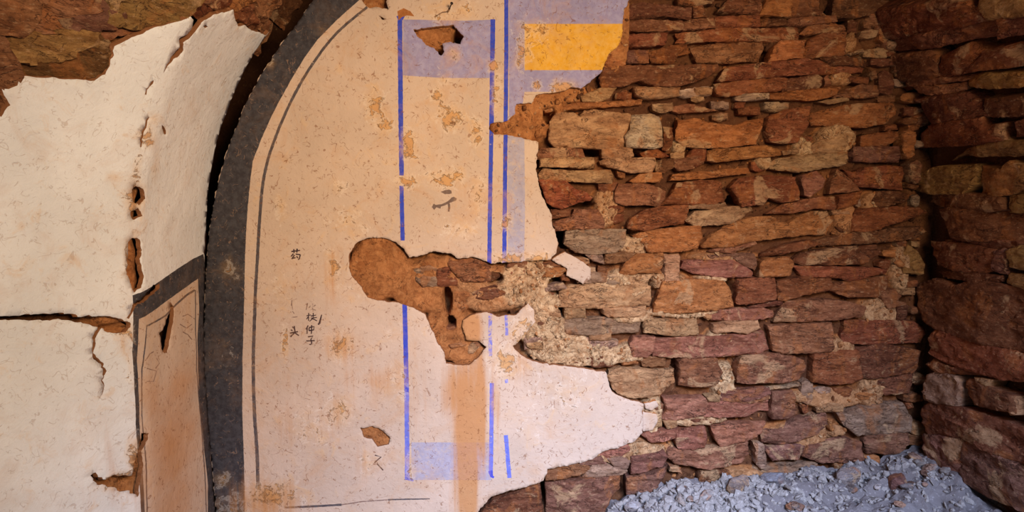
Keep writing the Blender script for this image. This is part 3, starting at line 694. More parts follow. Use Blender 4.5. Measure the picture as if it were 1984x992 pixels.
# ------------------------------------------------------------------ the stones of the back wall, traced one by one
# colour letter, how far the face stands out (mm from the plaster face), outline
BACK_STONES = [
 (cA, '''d -14 700,70 760,15 900,10 1060,35 1215,25 1230,95 1130,108 960,88 900,95 720,95
  d -10 1050,-20 1285,-25 1270,8 1160,18 1060,8
  b -12 740,130 800,120 1070,130 1085,180 880,188 850,190 735,175
  r -10 735,215 985,205 960,275 830,285 740,285 725,240
  u -22 720,312 860,315 858,390 722,390
  o -14 578,400 640,312 710,340 705,405 600,420
  r -18 865,330 990,288 1110,278 1130,330 1050,350 1010,400 880,390
  d -8 545,490 575,425 900,415 1300,412 1310,440 1250,480 1140,525 1040,545 900,545 800,505 700,545 560,550
  t -10 420,615 540,562 650,560 605,620 540,642 430,642
  t -12 760,558 1060,560 1055,608 900,625 820,620 780,600
  w -10 1066,575 1200,555 1265,560 1260,600 1110,612 1072,608
  o -8 190,690 420,655 820,635 812,665 600,680 300,700 195,705
  t -14 885,670 1010,660 1015,700 950,715 890,700
  b -16 1022,682 1120,665 1250,690 1320,700 1060,716 1022,706
  t -2 215,890 225,780 270,720 370,725 410,745 440,712 520,705 640,725 738,727 740,765 718,830 698,860 706,900 696,932 580,945 350,936 250,930
  w -2 750,740 870,735 920,750 945,870 940,930 890,950 722,936 706,870 740,830
  r -16 960,815 1010,820 1005,930 985,960 960,955'''),
 (cE, '''b -12 -70,125 128,102 130,165 -70,180
  r -12 138,100 420,92 425,155 142,170
  r -8 -110,200 130,177 560,166 675,165 668,240 330,248 100,255 -118,256 -92,230
  b -12 -20,300 120,275 440,262 452,300 425,370 230,392 20,385
  o 0 -128,890 -105,770 0,757 110,790 270,800 330,772 450,757 440,800 405,915 200,938 0,942 -80,925
  r -10 480,745 590,702 738,682 720,800 660,905 560,915 490,900 466,830
  o -4 738,735 765,717 1000,668 1280,657 1318,690 1316,725 1240,780 1090,813 960,800 765,795
  r -10 1075,872 1180,852 1318,842 1318,890 1240,925 1080,930
  r -6 150,505 190,432 400,402 700,377 812,387 870,417 980,417 1108,422 1100,450 980,460 560,480 330,500 180,512
  d -16 822,370 960,352 1100,362 1123,390 1108,416 980,405 880,412
  r -8 140,590 132,535 300,512 560,497 605,502 598,540 556,573 360,590 220,605
  d -14 612,502 790,472 830,500 800,558 582,570
  w -8 265,630 280,602 468,597 488,625 300,636
  o -10 490,628 486,592 700,572 968,547 900,608 780,635
  b -12 972,572 1060,547 1180,547 1184,608 1090,618 908,610
  r -18 990,482 1120,492 1114,530 985,510
  t -14 812,640 1000,617 1010,636 880,655
  t -14 0,562 105,560 100,595 0,600
  r -10 706,360 742,242 820,212 958,202 960,340
  o -8 476,382 510,292 560,257 720,253 710,320 692,360
  b -14 686,205 740,152 880,142 960,152 964,185 900,190 720,210
  b -10 602,146 620,107 900,97 914,130 700,150
  d -16 432,112 560,110 600,120 592,148 432,150
  d -12 150,62 220,-10 436,-15 428,80 300,78 200,66
  o -6 420,80 470,-12 618,-15 610,94
  d -12 620,94 632,-12 800,-18 800,50 852,82
  d -20 0,22 50,12 75,90 0,95'''),
 (cB, '''b -12 135,160 170,125 420,120 440,175 340,180 140,186
  t -8 160,192 330,180 510,182 508,245 280,238 160,235
  t -12 565,125 700,118 750,130 755,170 700,180 565,178
  t -4 550,205 600,182 760,187 900,182 905,225 880,270 740,275 640,250 560,225
  s -14 810,152 900,122 990,170 960,180 830,172
  d -16 907,225 960,192 1010,192 1015,240 960,275 912,265
  b -10 1022,197 1220,167 1215,215 1150,250 1050,264 1022,235
  t -8 150,292 180,257 318,267 318,330 160,322
  t -6 325,272 610,267 625,300 620,345 560,340 325,332
  o -8 742,330 800,292 940,282 945,310 925,335 760,340
  s -2 150,332 320,332 380,385 440,400 490,440 480,455 400,470 290,508 240,495 200,470 180,400
  d -26 542,352 660,347 640,390 600,410 545,410
  b -4 640,440 650,390 665,357 830,352 890,367 970,402 960,440 930,490 830,485 700,485 650,465
  d -18 235,522 350,517 355,560 232,575
  b -6 242,600 360,562 380,522 530,522 570,600 565,635 420,640 260,650
  r -6 722,620 740,582 830,522 920,502 1110,492 1115,540 1090,610 960,620 830,652 727,638
  g -6 330,662 400,652 710,652 714,740 640,790 480,800 390,790 312,740
  o -4 766,690 830,660 1120,628 1195,624 1200,700 1170,760 1090,780 860,790 830,740
  g -16 455,812 560,802 570,865 500,850
  b -16 578,868 582,802 700,797 790,800 720,848 640,860'''),
 (cF, '''r -14 0,122 70,122 65,198 10,238 -68,200
  o -8 75,195 85,137 145,127 470,108 570,132 665,150 480,175 350,185 140,205
  t -10 568,140 670,127 670,150 572,160
  o -8 -160,325 -140,292 0,275 350,251 360,285 150,305 0,320
  r -4 -210,480 -150,412 -118,350 0,333 120,332 180,342 185,470 60,478
  t -14 -130,490 60,484 200,480 210,492 120,510 -60,505
  t -8 -60,582 0,532 100,522 200,502 370,497 380,528 300,578 230,600 150,613 0,620
  o 0 45,745 100,690 230,605 400,566 480,563 600,612 680,563 760,533 860,533 905,590 895,640 850,678 700,685 560,695 330,725 250,750 60,758
  b -12 100,790 150,762 380,722 395,745 340,765 250,795 130,795
  p -8 -80,900 -60,857 0,847 80,852 240,848 330,890 370,920 360,950 200,955 0,930
  u -12 262,802 380,807 400,870 380,900 320,880 230,822 160,830 110,840 92,815
  o -4 415,945 425,852 460,837 600,827 625,850 620,935 600,942
  r -8 440,825 450,802 600,742 740,722 830,747 600,795
  d -10 640,858 700,802 880,772 960,762 1180,745 1220,800 1100,870 900,870 720,873
  r -6 700,887 930,887 1260,905 1250,930 1000,975 940,960 700,945 645,882
  b -12 470,540 600,472 800,442 918,442 945,478 910,520 780,510 640,535
  r -10 932,510 932,432 1070,402 1040,480
  r -2 235,375 290,322 440,302 640,312 640,350 655,370 655,458 560,470 470,440 440,480 300,495 280,440
  p -10 700,302 780,272 830,330 820,370 740,430 710,420 696,350
  b -12 870,410 880,342 920,264 960,282 1040,360 1060,393
  t -4 500,250 500,212 550,187 620,177 800,158 970,150 975,190 955,230 800,252 670,270
  t -8 760,100 830,62 980,52 980,100 960,142 840,150 757,148'''),
 (cC, '''o -8 670,105 715,30 780,-18 945,-26 950,20 925,95 800,98 700,110
  t -16 970,150 967,-18 1055,-22 1060,30 1050,150
  t -4 285,320 290,230 340,192 480,172 640,200 770,162 870,192 875,270 870,310 700,320 440,325
  t -14 320,337 440,332 450,385 320,392
  t -10 560,332 840,322 840,378 600,383 556,360
  g -6 190,450 240,412 400,397 790,392 808,420 790,480 600,495 290,498 200,490
  t -6 830,440 850,402 1050,402 1170,397 1185,500 1090,505 960,495 840,485
  g -12 60,522 160,517 170,590 60,590
  t -12 480,502 610,497 610,525 480,525
  g -18 340,532 480,522 660,542 650,600 560,600 480,572 350,566
  o -16 690,632 730,622 790,680 692,690
  p -10 740,560 770,524 896,522 888,600 850,638 760,640
  g -20 180,190 300,170 330,200 200,220'''),
 (cG, '''r -6 270,295 285,147 518,132 530,200 520,268 350,298
  r -8 542,160 700,127 880,132 893,180 870,208 710,240 590,275 538,268
  o -2 -265,350 -255,290 -205,162 0,147 180,152 235,220 255,320 150,333 0,345 -100,356
  p -8 100,350 280,337 440,332 510,352 510,388 380,400 120,405
  t -10 130,440 200,417 400,412 415,455 330,490 220,475 150,490 122,480
  d -14 360,320 480,292 580,277 560,310 420,325
  b -2 480,450 870,422 885,590 860,605 560,618 510,600 496,520
  p -4 -250,532 0,517 240,507 460,492 488,600 420,620 100,635 -50,648 -258,640
  b -6 275,800 270,717 310,642 540,627 620,632 720,680 730,740 680,790 560,805 340,805
  b -8 -95,820 -95,682 -50,657 140,652 150,700 168,740 140,828 0,830
  u -14 165,925 165,867 300,862 480,852 488,890 400,910 330,930
  t -14 80,902 153,882 153,930 90,930
  r -6 762,800 772,622 880,607 1060,602 1065,780 1000,808 850,813
  b -8 522,413 560,332 600,287 860,277 1000,292 1110,322 1090,383 880,400 640,416'''),
 (cH, '''u -8 512,385 512,217 640,207 658,240 663,350 610,375 530,388
  g -14 480,190 690,157 700,175 500,205
  p -6 80,290 180,282 360,292 500,272 505,350 430,345 330,370 70,370 52,340
  b -12 162,217 200,207 400,232 500,217 500,262 360,285 200,275
  p -6 110,450 240,427 480,432 440,500 330,540 170,568 132,520
  u -6 462,558 452,482 560,462 680,402 870,362 890,440 800,490 690,528 560,558
  u -12 470,600 590,563 728,573 718,620 680,660 520,665
  p -4 -180,640 -150,592 0,602 180,577 350,557 368,640 310,700 100,715 -120,700
  g -10 400,562 460,572 470,700 440,730 412,690
  d -12 40,742 230,742 200,820 120,860 32,800
  t -10 812,320 900,292 980,302 980,340 820,345
  u -6 722,640 752,572 960,522 1093,547 1103,660 850,683
  g -8 330,762 420,722 560,712 820,692 830,750 600,770 400,780'''),
 (cD, '''t -2 612,110 624,80 700,58 830,67 930,82 1048,72 1058,150 1000,190 960,218 880,238 780,240 700,225 645,190
  p -6 985,262 1250,257 1270,300 1250,368 1080,393 1000,410 972,390 1000,340
  t -12 985,412 1060,397 1075,440 1010,460
  p -8 840,502 870,482 1068,472 1056,520 960,540 900,545
  p -6 1072,472 1250,452 1263,500 1248,580 1080,585 1062,530
  u -8 770,642 850,632 980,607 1000,650 980,700 850,740 770,745
  g -12 612,660 700,642 756,670 740,720 670,720
  b -12 200,732 300,692 430,682 500,720 420,768 200,803
  g -14 510,705 600,702 738,740 728,765 450,782
  u -4 207,832 340,807 688,772 690,860 640,900 600,960 580,1040 207,1040
  d -8 -250,1040 -150,925 0,884 100,838 158,832 183,1040
  u -8 740,782 900,762 1005,705 950,830 900,890 740,890
  p -14 560,628 620,585 740,562 760,600 700,632 600,650
  u -16 380,690 480,655 560,640 600,690 500,700'''),
 (cM, '''g -10 500,302 600,287 648,302 648,410 560,414 520,380
  r -10 652,302 718,297 773,355 773,410 652,412
  b -8 722,270 740,242 880,237 958,262 993,300 998,383 800,383 772,345
  d -10 862,460 920,432 1090,402 1110,420 1100,470 980,500 880,500
  b -14 1105,290 1120,242 1220,252 1225,293
  b -18 1120,312 1210,302 1220,350 1150,380 1117,350
  o -8 1340,302 1470,302 1480,320 1440,348 1337,350
  b -14 720,792 800,782 840,800 740,812
  t -8 1210,772 1320,752 1330,820 1252,820
  b -20 700,690 790,680 800,740 720,750
  o -18 765,430 850,425 855,540 800,600 762,560
  b -16 850,800 905,760 930,800 900,850 850,850
  d -22 1000,300 1060,320 1050,360 1005,385'''),
 (cJ, '''d -8 -60,792 0,768 200,728 560,692 660,687 690,720 600,765 380,785 100,805 0,815
  u -8 206,240 216,152 510,152 515,185 510,248 330,248
  r -6 152,302 210,322 280,292 420,277 530,287 545,330 540,433 400,425 230,410 190,340
  r -4 206,713 206,640 232,572 480,552 640,562 698,590 560,640 420,680 330,710
  d -12 360,452 470,447 590,472 540,520 370,553 342,510
  y -14 540,990 545,880 580,810 640,850 670,930 660,1000'''),
 (cK, '''r -6 130,640 165,502 480,492 620,502 688,547 660,633 300,645
  d -6 240,690 290,672 380,643 640,692 630,800 580,838 490,848 300,878 266,860
  d -12 380,890 590,848 590,920 570,970 420,985 372,930
  r -8 56,290 100,242 300,212 458,202 450,270 370,328 180,330
  d -12 492,402 558,397 558,480 502,490
  b -14 392,302 480,282 520,330 500,360 558,367 553,398 430,403 402,360'''),
 (cL, '''g -4 96,352 330,302 540,292 588,370 578,468 350,488 230,493 140,430
  u -6 290,502 540,478 578,492 573,560 500,608 320,628 292,560'''),
 (cI, '''d -10 82,93 82,-40 330,-50 600,-60 640,-10 560,40 380,72 240,97
  b -14 0,215 100,195 150,200 165,300 100,345 10,350
  t -14 160,350 255,325 262,340 180,358'''),
]
for f, block in BACK_STONES:
    for ln in block.strip().splitlines():
        c, pr, txt = ln.strip().split(' ', 2)
        stone(BACK, 'b', to(BACK, f(txt)), c, float(pr) / 1000 - 0.004, parent=wall_back)

# thin wedge stones and shards packed into the joints that are left
occ = list(stone_polys['b'])
def edge_pts(p):
    p = np.asarray(p); return np.concatenate([p, (p + np.roll(p, -1, 0)) / 2, p.mean(0)[None], (p + p.mean(0)) / 2])
fill = 0; tries = 0
while fill < 100 and tries < 9000:
    tries += 1
    big = tries < 3500
    cx_, cy_ = random.uniform(1045, 1792), random.uniform(5, 925)
    w_, h_ = (random.uniform(22, 60), random.uniform(12, 26)) if big else (random.uniform(12, 34), random.uniform(9, 15))
    if random.random() < 0.15: w_, h_ = h_, w_
    pp = []
    for t_ in np.linspace(0, 2 * math.pi, 7)[:-1] + 0.5:
        pp.append((cx_ + w_ / 2 * np.sign(math.cos(t_)) * abs(math.cos(t_)) ** 0.5 + random.uniform(-2, 2), cy_ - h_ / 2 * np.sign(math.sin(t_)) * abs(math.sin(t_)) ** 0.5 + random.uniform(-2, 2)))
    P_ = to(BACK, pp); E_ = edge_pts(P_)
    if inside(outline, E_).any() or any(inside(o_, E_).any() for o_ in occ): continue
    if any(inside(P_, edge_pts(o_)).any() for o_ in occ if np.abs(o_.mean(0) - P_.mean(0)).max() < 0.5): continue
    occ.append(P_); fill += 1
    stone(BACK, 'b', P_, random.choice('rbdtgo'), random.uniform(-0.042, -0.022), parent=wall_back, grow=0.004)

# courses going on above the frame
y = -12.0
while y > -330:
    hgt = random.uniform(26, 48); x = 1246 + random.uniform(0, 30) + (-y) * 0.12
    while x < 1640 + y * 0.9:
        w = random.uniform(60, 170)
        q = lambda v: v + random.uniform(-4, 4)
        stone(BACK, 'b', to(BACK, [(q(x), q(y)), (q(x), q(y - hgt + 5)), (q(x + w / 2), q(y - hgt + 4)), (q(x + w - 6), q(y - hgt + 5)), (q(x + w - 6), q(y))]),
              random.choice('drbr'), -0.016, parent=wall_back, spacing=0.016)
        x += w
    y -= hgt

# ------------------------------------------------------------------ the stones of the right wall
RIGHT_STONES = [
 (cI, '''b 14 168,128 270,107 330,230 372,320 355,398 322,380 262,290
  r 10 278,112 600,52 800,12 920,32 1000,100 1000,158 800,208 600,238 390,288 335,240
  d 6 370,302 560,257 800,208 1108,153 1103,258 900,283 700,328 480,363 400,368
  d 4 1114,152 1330,122 1330,220 1114,263
  y 8 995,2 1120,-12 1330,-25 1330,110 1040,143 1008,90
  d 10 315,470 332,407 660,358 700,402 690,518 540,543 372,550
  r 2 706,518 722,402 900,323 960,342 1000,382 850,498
  d 6 1004,377 1330,302 1330,440 980,478 880,498
  b 4 506,572 540,557 740,532 860,522 1000,503 960,530 800,553 620,590 522,595
  b 6 512,602 640,592 850,572 855,608 760,628 562,638
  y 2 882,600 892,557 1000,513 1240,508 1240,578 1040,598
  b 2 502,690 700,653 690,667 512,700
  d 4 582,760 577,682 720,653 880,643 960,702 1008,770 850,798 622,828
  d 2 1002,692 1330,652 1330,760 1012,783
  r 10 562,985 572,902 640,852 820,822 1000,802 1010,850 1130,832 1158,920 1000,948 700,973
  d 4 1232,830 1330,790 1330,890 1242,900
  b -4 490,792 530,772 560,800 540,850 502,850'''),
 (cJ, '''y 6 770,240 860,183 1000,153 1160,113 1200,132 1330,122 1330,203 1000,213 852,210
  y 14 582,438 592,352 700,303 930,293 960,400 880,453 700,458
  y 10 967,468 962,302 1130,312 1200,263 1290,302 1300,420 1200,458 1002,488
  d 6 617,518 627,468 800,467 1000,482 1130,492 1150,558 1050,570 860,558 680,543
  y 6 1172,492 1330,482 1330,578 1182,573
  d 12 712,582 800,568 1060,583 1330,593 1330,780 1100,763 900,763 802,748 782,690 732,640
  d 2 722,772 960,777 1210,792 1200,828 1030,820 762,800
  d 8 642,793 870,803 1060,842 1088,958 1000,983 800,958 682,928
  u 4 1072,852 1120,838 1150,870 1163,988 1072,958
  y 8 1177,852 1240,823 1330,852 1330,973 1192,938'''),
 (cK, '''d 2 682,157 900,167 1110,202 1118,225 1000,225 722,182
  d 12 562,290 582,243 700,213 820,262 960,218 1100,243 1270,292 1290,370 1330,420 1330,690 1100,648 900,593 700,528 612,478 582,380
  y 6 1172,177 1300,192 1330,290 1162,228
  r 10 657,688 662,602 702,543 850,583 1000,653 1330,723 1330,890 1100,858 900,798 740,738
  d 2 642,770 680,747 760,782 900,822 938,848 800,833 702,818'''),
 (cL, '''g 8 612,180 642,93 700,73 820,103 848,180 828,278 700,263 622,240
  d 6 872,132 900,122 950,118 1000,152 1190,222 1218,328 1100,308 950,268 892,200
  d 10 592,390 607,293 650,273 850,303 1000,353 1330,473 1330,715 980,558 862,503 640,478
  u 8 602,483 853,508 853,778 740,740 662,660 612,560
  u 6 867,522 980,573 1310,722 1290,1000 1000,870 920,810 862,782
  g 0 842,340 890,322 970,347 930,362
  t 4 952,107 1050,132 1020,153 967,132
  t 4 1160,230 1210,240 1222,330 1190,330 1165,280'''),
]
for f, block in RIGHT_STONES:
    for ln in block.strip().splitlines():
        c, pr, txt = ln.strip().split(' ', 2)
        stone(RIGHT, 'r', to(RIGHT, f(txt)), c, float(pr) / 1000 - 0.02, parent=wall_right, spacing=0.012, rough=0.8, grow=0.011)
# its courses going on towards the cave mouth, outside the frame
b = -1.35
while b < 1.3:
    hgt = random.uniform(0.10, 0.2); a = -2.36 + 0.02 * random.random()
    while a < -1.3:
        w = random.uniform(0.2, 0.42)
        q = lambda v: v + random.uniform(-0.008, 0.008)
        stone(RIGHT, 'r', [(q(a), q(b)), (q(a + w - .015), q(b)), (q(a + w - .015), q(b + hgt - .015)), (q(a + w / 2), q(b + hgt - .012)), (q(a), q(b + hgt - .015))],
              random.choice('drdb'), -0.02, parent=wall_right, spacing=0.03)
        a += w
    b += hgt

# ------------------------------------------------------------------ small stones and clods bedded in the clay between the traced stones
ICO = [(0, 0, 1), (0.894, 0, 0.447), (0.276, 0.851, 0.447), (-0.724, 0.526, 0.447), (-0.724, -0.526, 0.447), (0.276, -0.851, 0.447),
       (0.724, 0.526, -0.447), (-0.276, 0.851, -0.447), (-0.894, 0, -0.447), (-0.276, -0.851, -0.447), (0.724, -0.526, -0.447), (0, 0, -1)]
ICOF = [(0, 1, 2), (0, 2, 3), (0, 3, 4), (0, 4, 5), (0, 5, 1), (1, 6, 2), (2, 7, 3), (3, 8, 4), (4, 9, 5), (5, 10, 1),
        (6, 7, 2), (7, 8, 3), (8, 9, 4), (9, 10, 5), (10, 6, 1), (7, 6, 11), (8, 7, 11), (9, 8, 11), (10, 9, 11), (6, 10, 11)]
ICO = np.array(ICO); ICOFA = np.array(ICOF)
def chips(centres, sizes, flat=(1, 0.6, 0.6)):
    n = len(centres)
    A = rng.normal(size=(n, 3, 3)); Q = np.linalg.qr(A)[0]
    sc = np.asarray(sizes)[:, None] * np.array(flat) * rng.uniform(0.65, 1.3, (n, 3))
    base = ICO[None] * (1 + rng.uniform(-0.22, 0.22, (n, 12, 1))) * sc[:, None]
    v = np.einsum('nij,nkj->nki', Q, base) + np.asarray(centres)[:, None]
    f = ICOFA[None] + (np.arange(n) * 12)[:, None, None]
    return v.reshape(-1, 3), f.reshape(-1, 3).tolist()
N = 9000
pxs = np.stack([rng.uniform(690, 1800, N), rng.uniform(-5, 985, N)], -1)
pts = to(BACK, pxs)
ok = ~inside(outline, pts)
for h in hole_px: ok |= inside(to(BACK, h), pts)
for p in stone_polys['b']: ok &= ~inside(p, pts)
for c, a, b_, _ in VOID: ok &= np.hypot((pts[:, 0] - c[0]) / a, (pts[:, 1] - c[1]) / b_) > 1.1
tt = mortar_tint(pts)
ok &= (rng.uniform(0, 1, N) < 0.25 + 0.75 * tt) & (pxs[:, 0] > 960)
pts, tt = pts[ok], tt[ok]
sz = rng.uniform(0.005, 0.014, len(pts)) * np.where(rng.uniform(0, 1, len(pts)) < 0.12, 1.8, 1)
cen = BACK.P(pts[:, 0], pts[:, 1], mortar_h(pts) + sz * 0.25)
v, f = chips(cen, sz)
me = make_mesh('mortar_rubble', v, f)
at = me.attributes.new('tint', 'FLOAT', 'POINT')
at.data.foreach_set('value', np.repeat(np.clip(tt + rng.uniform(-0.5, 0.4, len(tt)), 0, 1), 12).astype(np.float32))
link('mortar_rubble', me, wall_back, [M['mortar']], kind='stuff', smooth=False)

# ------------------------------------------------------------------ the limewashed plaster of the left wall
l_right = [(526, 64), (520, 76), (491, 121), (469, 171), (443, 227), (428, 277), (416, 318), (408, 383), (399, 443), (394, 489), (395, 542), (392, 618),
           (394, 714), (400, 794), (407, 895), (415, 992), (417, 1080)]
l_top = [(0, 226), (8, 214), (19, 204), (6, 184), (0, 172), (14, 172), (30, 165), (38, 150), (42, 148), (80, 150), (130, 152), (180, 156), (200, 142), (210, 128),
         (222, 88), (240, 78), (260, 70), (300, 52), (330, 45), (372, 35), (377, 41), (374, 54), (364, 68), (352, 78), (351, 94), (338, 112), (328, 128), (323, 146),
         (330, 130), (343, 114), (356, 98), (357, 84), (370, 71), (384, 54), (390, 44), (412, 30), (440, 22), (452, 20), (455, 34), (461, 50), (475, 48), (485, 58), (500, 60), (512, 66)]
near = [LEFT.px(1, 226)[1], LEFT.px(1, 900)[1]]
lo_ = np.array([(-1.55, -ZS_L), (-1.55, near[0] + 0.05), (0.6, near[0] + 0.03), (1.2, near[0] - 0.02)])
lt = to(LEFT, l_top); lr = to(LEFT, l_right)
lr[-1, 1] = -ZS_L
lr[:, 0] = np.minimum(lr[:, 0], YB - 0.012)
outline_l = np.concatenate([lo_, lt, lr])
LM = ['lplaster', 'black', 'greyline', 'rim', 'plaster', 'inkfaint']
li = {n: i for i, n in enumerate(LM)}
lpaint = []
def lp(pts, m): lpaint.append((to(LEFT, pts), li[m]))
panel_out = [(263, 572), (300, 552), (345, 520), (372, 502), (392, 492), (398, 540), (395, 618), (397, 714), (403, 794), (410, 895), (418, 992), (418, 1070), (277, 1070),
             (274, 960), (268, 860), (262, 760), (258, 680), (262, 620)]
panel_in = [(274, 618), (300, 600), (340, 570), (382, 540), (384, 600), (380, 660), (384, 760), (392, 860), (400, 940), (403, 1070), (287, 1070), (285, 960), (278, 860), (274, 770), (270, 700)]
lp(panel_out, 'black'); lp(panel_in, 'plaster')
lp(stroke([(284, 632), (306, 620), (320, 612), (340, 590), (360, 572), (376, 562)], 3, 4), 'greyline')
lp(stroke([(377, 562), (377, 640), (380, 720), (388, 820), (393, 900), (398, 992)], 1.6, 1.6), 'greyline')
lp(stroke([(284, 632), (279, 720), (281, 800), (288, 900), (291, 992)], 1.6, 1.6), 'greyline')
for s in ('590,375 575,385 560,410', '565,440 600,450 590,490 565,490', '700,240 720,232 745,250', '690,270 715,285 735,270', '600,400 612,420 596,440', '700,300 720,310 735,330'):
    lp(stroke(crop(0, 492, 1.984)(s), 1.8, 1.4), 'inkfaint')
c2 = crop(0, 492, 1.984); c1 = crop(0, 0, 1.984); c9 = crop(250, 0, 3.3075)
l_holes = [
    c2('652,185 668,200 664,260 650,330 640,380 628,380 618,350 612,300 628,290 640,250 652,220'),
    c2('-420,248 -200,238 0,240 60,234 140,232 240,226 300,236 340,236 400,240 470,244 500,262 505,286 480,300 440,304 400,296 370,282 320,268 270,256 140,250 0,256 -200,250 -420,256'),
    c2('352,850 372,842 400,864 440,852 480,846 508,850 516,800 540,740 556,690 574,688 570,716 556,760 560,820 544,880 530,936 518,920 500,912 466,916 430,892 380,886 358,872'),
    c2('488,244 520,196 556,160 590,122 612,114 616,130 590,152 560,178 530,206 502,248'),
    stroke(c2('380,284 368,320 358,372 386,410 408,440 404,462'), 5, 4), stroke(c2('404,462 398,500 390,540'), 2.2, 1.0),
    c1('516,730 532,716 552,724 556,760 540,786 522,780'), c1('504,820 540,800 546,830 520,846'),
    c1('498,930 516,914 540,920 550,960 540,1000 556,1060 550,1110 530,1120 500,1080 486,1060 496,1000'),
    stroke(c9('131,750 100,810 90,850 82,945'), 4, 5), c9('200,800 215,820 230,850 222,866 208,850'), stroke(c9('150,510 125,545 100,575 100,600'), 2.5, 2.5),
    c1('780,98 792,94 798,104 788,110'),
]
l_holes = [to(LEFT, np.asarray(h, float)) for h in l_holes]
LST = blobs(LEFT, [(266, 380, 18, 36, .85), (268, 330, 14, 40, .62), (262, 500, 18, 50, .80), (290, 270, 14, 20, .7), (300, 235, 10, 16, .6), (246, 640, 20, 30, .7), (255, 720, 12, 60, .5),
                   (262, 880, 16, 50, .8), (225, 930, 40, 20, .7), (322, 640, 14, 40, .4), (220, 345, 20, 14, .6),
                   (470, 80, 40, 30, .3), (120, 480, 20, 10, .4), (300, 330, 8, 60, .45)])
LDR = blobs(LEFT, [(335, 870, 60, 110, .42), (350, 740, 40, 70, .34), (335, 980, 60, 60, .42), (300, 770, 26, 60, .28)])
def left_h(V, out):
    crease = 0.010 * np.exp(-((V[:, 0] - Y_RIB) / 0.02) ** 2)
    return 0.010 * fbm(V[:, 0] * 2.0, V[:, 1] * 2.0, 3.0, 3) + 0.002 * fbm(V[:, 0] * 12, V[:, 1] * 12, 5.0, 3) - crease
lplaster = sheet('plaster', LEFT, outline_l, left_h, 0.024, 0.016, [M[n] for n in LM], l_holes, lpaint, rim=li['rim'], parent=wall_left,
                 attrs=dict(stain=field(LST), drip=field(LDR)), amp=0.0034, step=0.007, hamp=0.0065)
lplaster['label'] = 'white limewashed plaster, cracked, with a black bordered painted panel'

cT = crop(0, 0, 4.41)
LEFT_STONES = [
 (cT, '''b 20 -150,-60 310,-60 312,60 290,160 255,240 190,290 60,270 -150,300
  b 16 -150,300 40,300 90,420 130,480 150,570 165,650 150,700 110,735 0,745 -150,730
  b 2 330,240 420,60 460,-40 860,-60 860,120 700,180 620,250 480,280 380,270
  u 8 640,200 880,80 1040,30 1080,190 1000,250 820,260 700,275
  y 14 150,480 150,440 200,340 300,300 560,290 800,290 960,280 840,350 800,420 680,470 520,530 330,540 200,510
  m 0 165,560 190,520 340,548 540,540 700,490 840,420 870,340 980,340 985,440 960,500 920,590 880,630 790,685 520,660 210,655
  b -10 1000,370 1000,330 1260,280 1250,310 1130,350'''),
 (c9, '''y 12 -60,0 100,-60 480,-70 490,0 440,60 420,110 300,135 120,170 -60,185
  b 0 560,50 520,20 600,-60 690,-60 670,30 600,70
  o 4 690,60 690,-40 830,-50 840,10 770,70 700,80
  b 6 850,-60 1020,-60 1010,20 940,110 930,170 890,205 840,180 840,60
  r 0 670,100 700,85 800,80 830,60 835,170 860,200 790,200 740,165 700,150'''),
 (crop(0, 0, 1.0), '''d 4 -60,168 -2,176 6,186 17,204 8,214 -2,224 -60,222'''),
]
for f, block in LEFT_STONES:
    for ln in block.strip().splitlines():
        c, pr, txt = ln.strip().split(' ', 2)
        p = to(LEFT, f(txt)); p[:, 0] = np.minimum(p[:, 0], YB - 0.03)
        stone(LEFT, 'l', p, c, float(pr) / 1000 - 0.012, parent=wall_left, spacing=0.014, rough=1.4, grow=0.02)
b = LEFT.px(200, -16)[1]
while b < QUARTER:
    hgt = random.uniform(0.12, 0.2); a = 0.7
    while a < 2.8:
        w = random.uniform(0.22, 0.45); q = lambda v: v + random.uniform(-0.01, 0.01)
        if b > LEFT.px(60, -16)[1] + 0.0 * a or a > 1.9:
            stone(LEFT, 'l', [(q(a), q(b + .08)), (q(a + w - .015), q(b + .08)), (q(a + w - .015), q(b + .08 + hgt - .015)), (q(a), q(b + .08 + hgt - .015))],
                  random.choice('brdy'), -0.015, parent=wall_left, spacing=0.03)
        a += w
    b += hgt

# ------------------------------------------------------------------ rubble heap in the corner
heap_px = [(900, 1060), (1120, 1020), (1190, 985), (1240, 955), (1330, 935), (1480, 925), (1600, 905), (1700, 890), (1775, 868), (1800, 868)]
hx = np.array([BACK.px(*p)[0] for p in heap_px]); hz = np.array([max(0.0, BACK.px(*p)[1]) for p in heap_px])
def heap_z(x, y):
    top = np.interp(x, hx, hz)
    d = YB - y
    z = top - 0.10 * d - 0.05 * d * d
    z = z + 0.07 * fbm(x * 4.5, y * 4.5, 2.0, 3) * np.clip(d * 4 + 0.3, 0, 1) + 0.045 * fbm(x * 13, y * 13, 5.0, 3) - 0.03 * np.abs(fbm(x * 9, y * 9, 15.0, 2))
    return np.maximum(z, -0.01)
xs = np.arange(XC - 0.4, XR + 0.12, 0.010); ys = np.arange(1.2, YB + 0.05, 0.010)
gx, gy = np.meshgrid(xs, ys); gz = heap_z(gx, gy) + 0.014 * fbm(gx * 55, gy * 55, 8.0, 3)
n = len(xs); i = (np.arange(len(ys) - 1)[:, None] * n + np.arange(n - 1)[None]).ravel()
me = make_mesh('dirt_heap', np.stack([gx, gy, gz], -1).reshape(-1, 3), np.stack([i, i + 1, i + 1 + n, i + n], -1).tolist())
heap = link('dirt_heap', me, None, [M['dirt']], kind='stuff', sharp=24, label='heap of loose grey dirt and rubble banked up in the corner of the walls', cat='rubble')
N = 7500
cx = rng.uniform(XC - 0.1, XR, N); cy = YB - rng.uniform(0.0, 1.0, N) ** 1.6 * 1.3
dense = np.exp(-((cx - BACK.px(1370, 900)[0]) / 0.26) ** 2)
keep = rng.uniform(0, 1, N) < 0.35 + 0.65 * dense
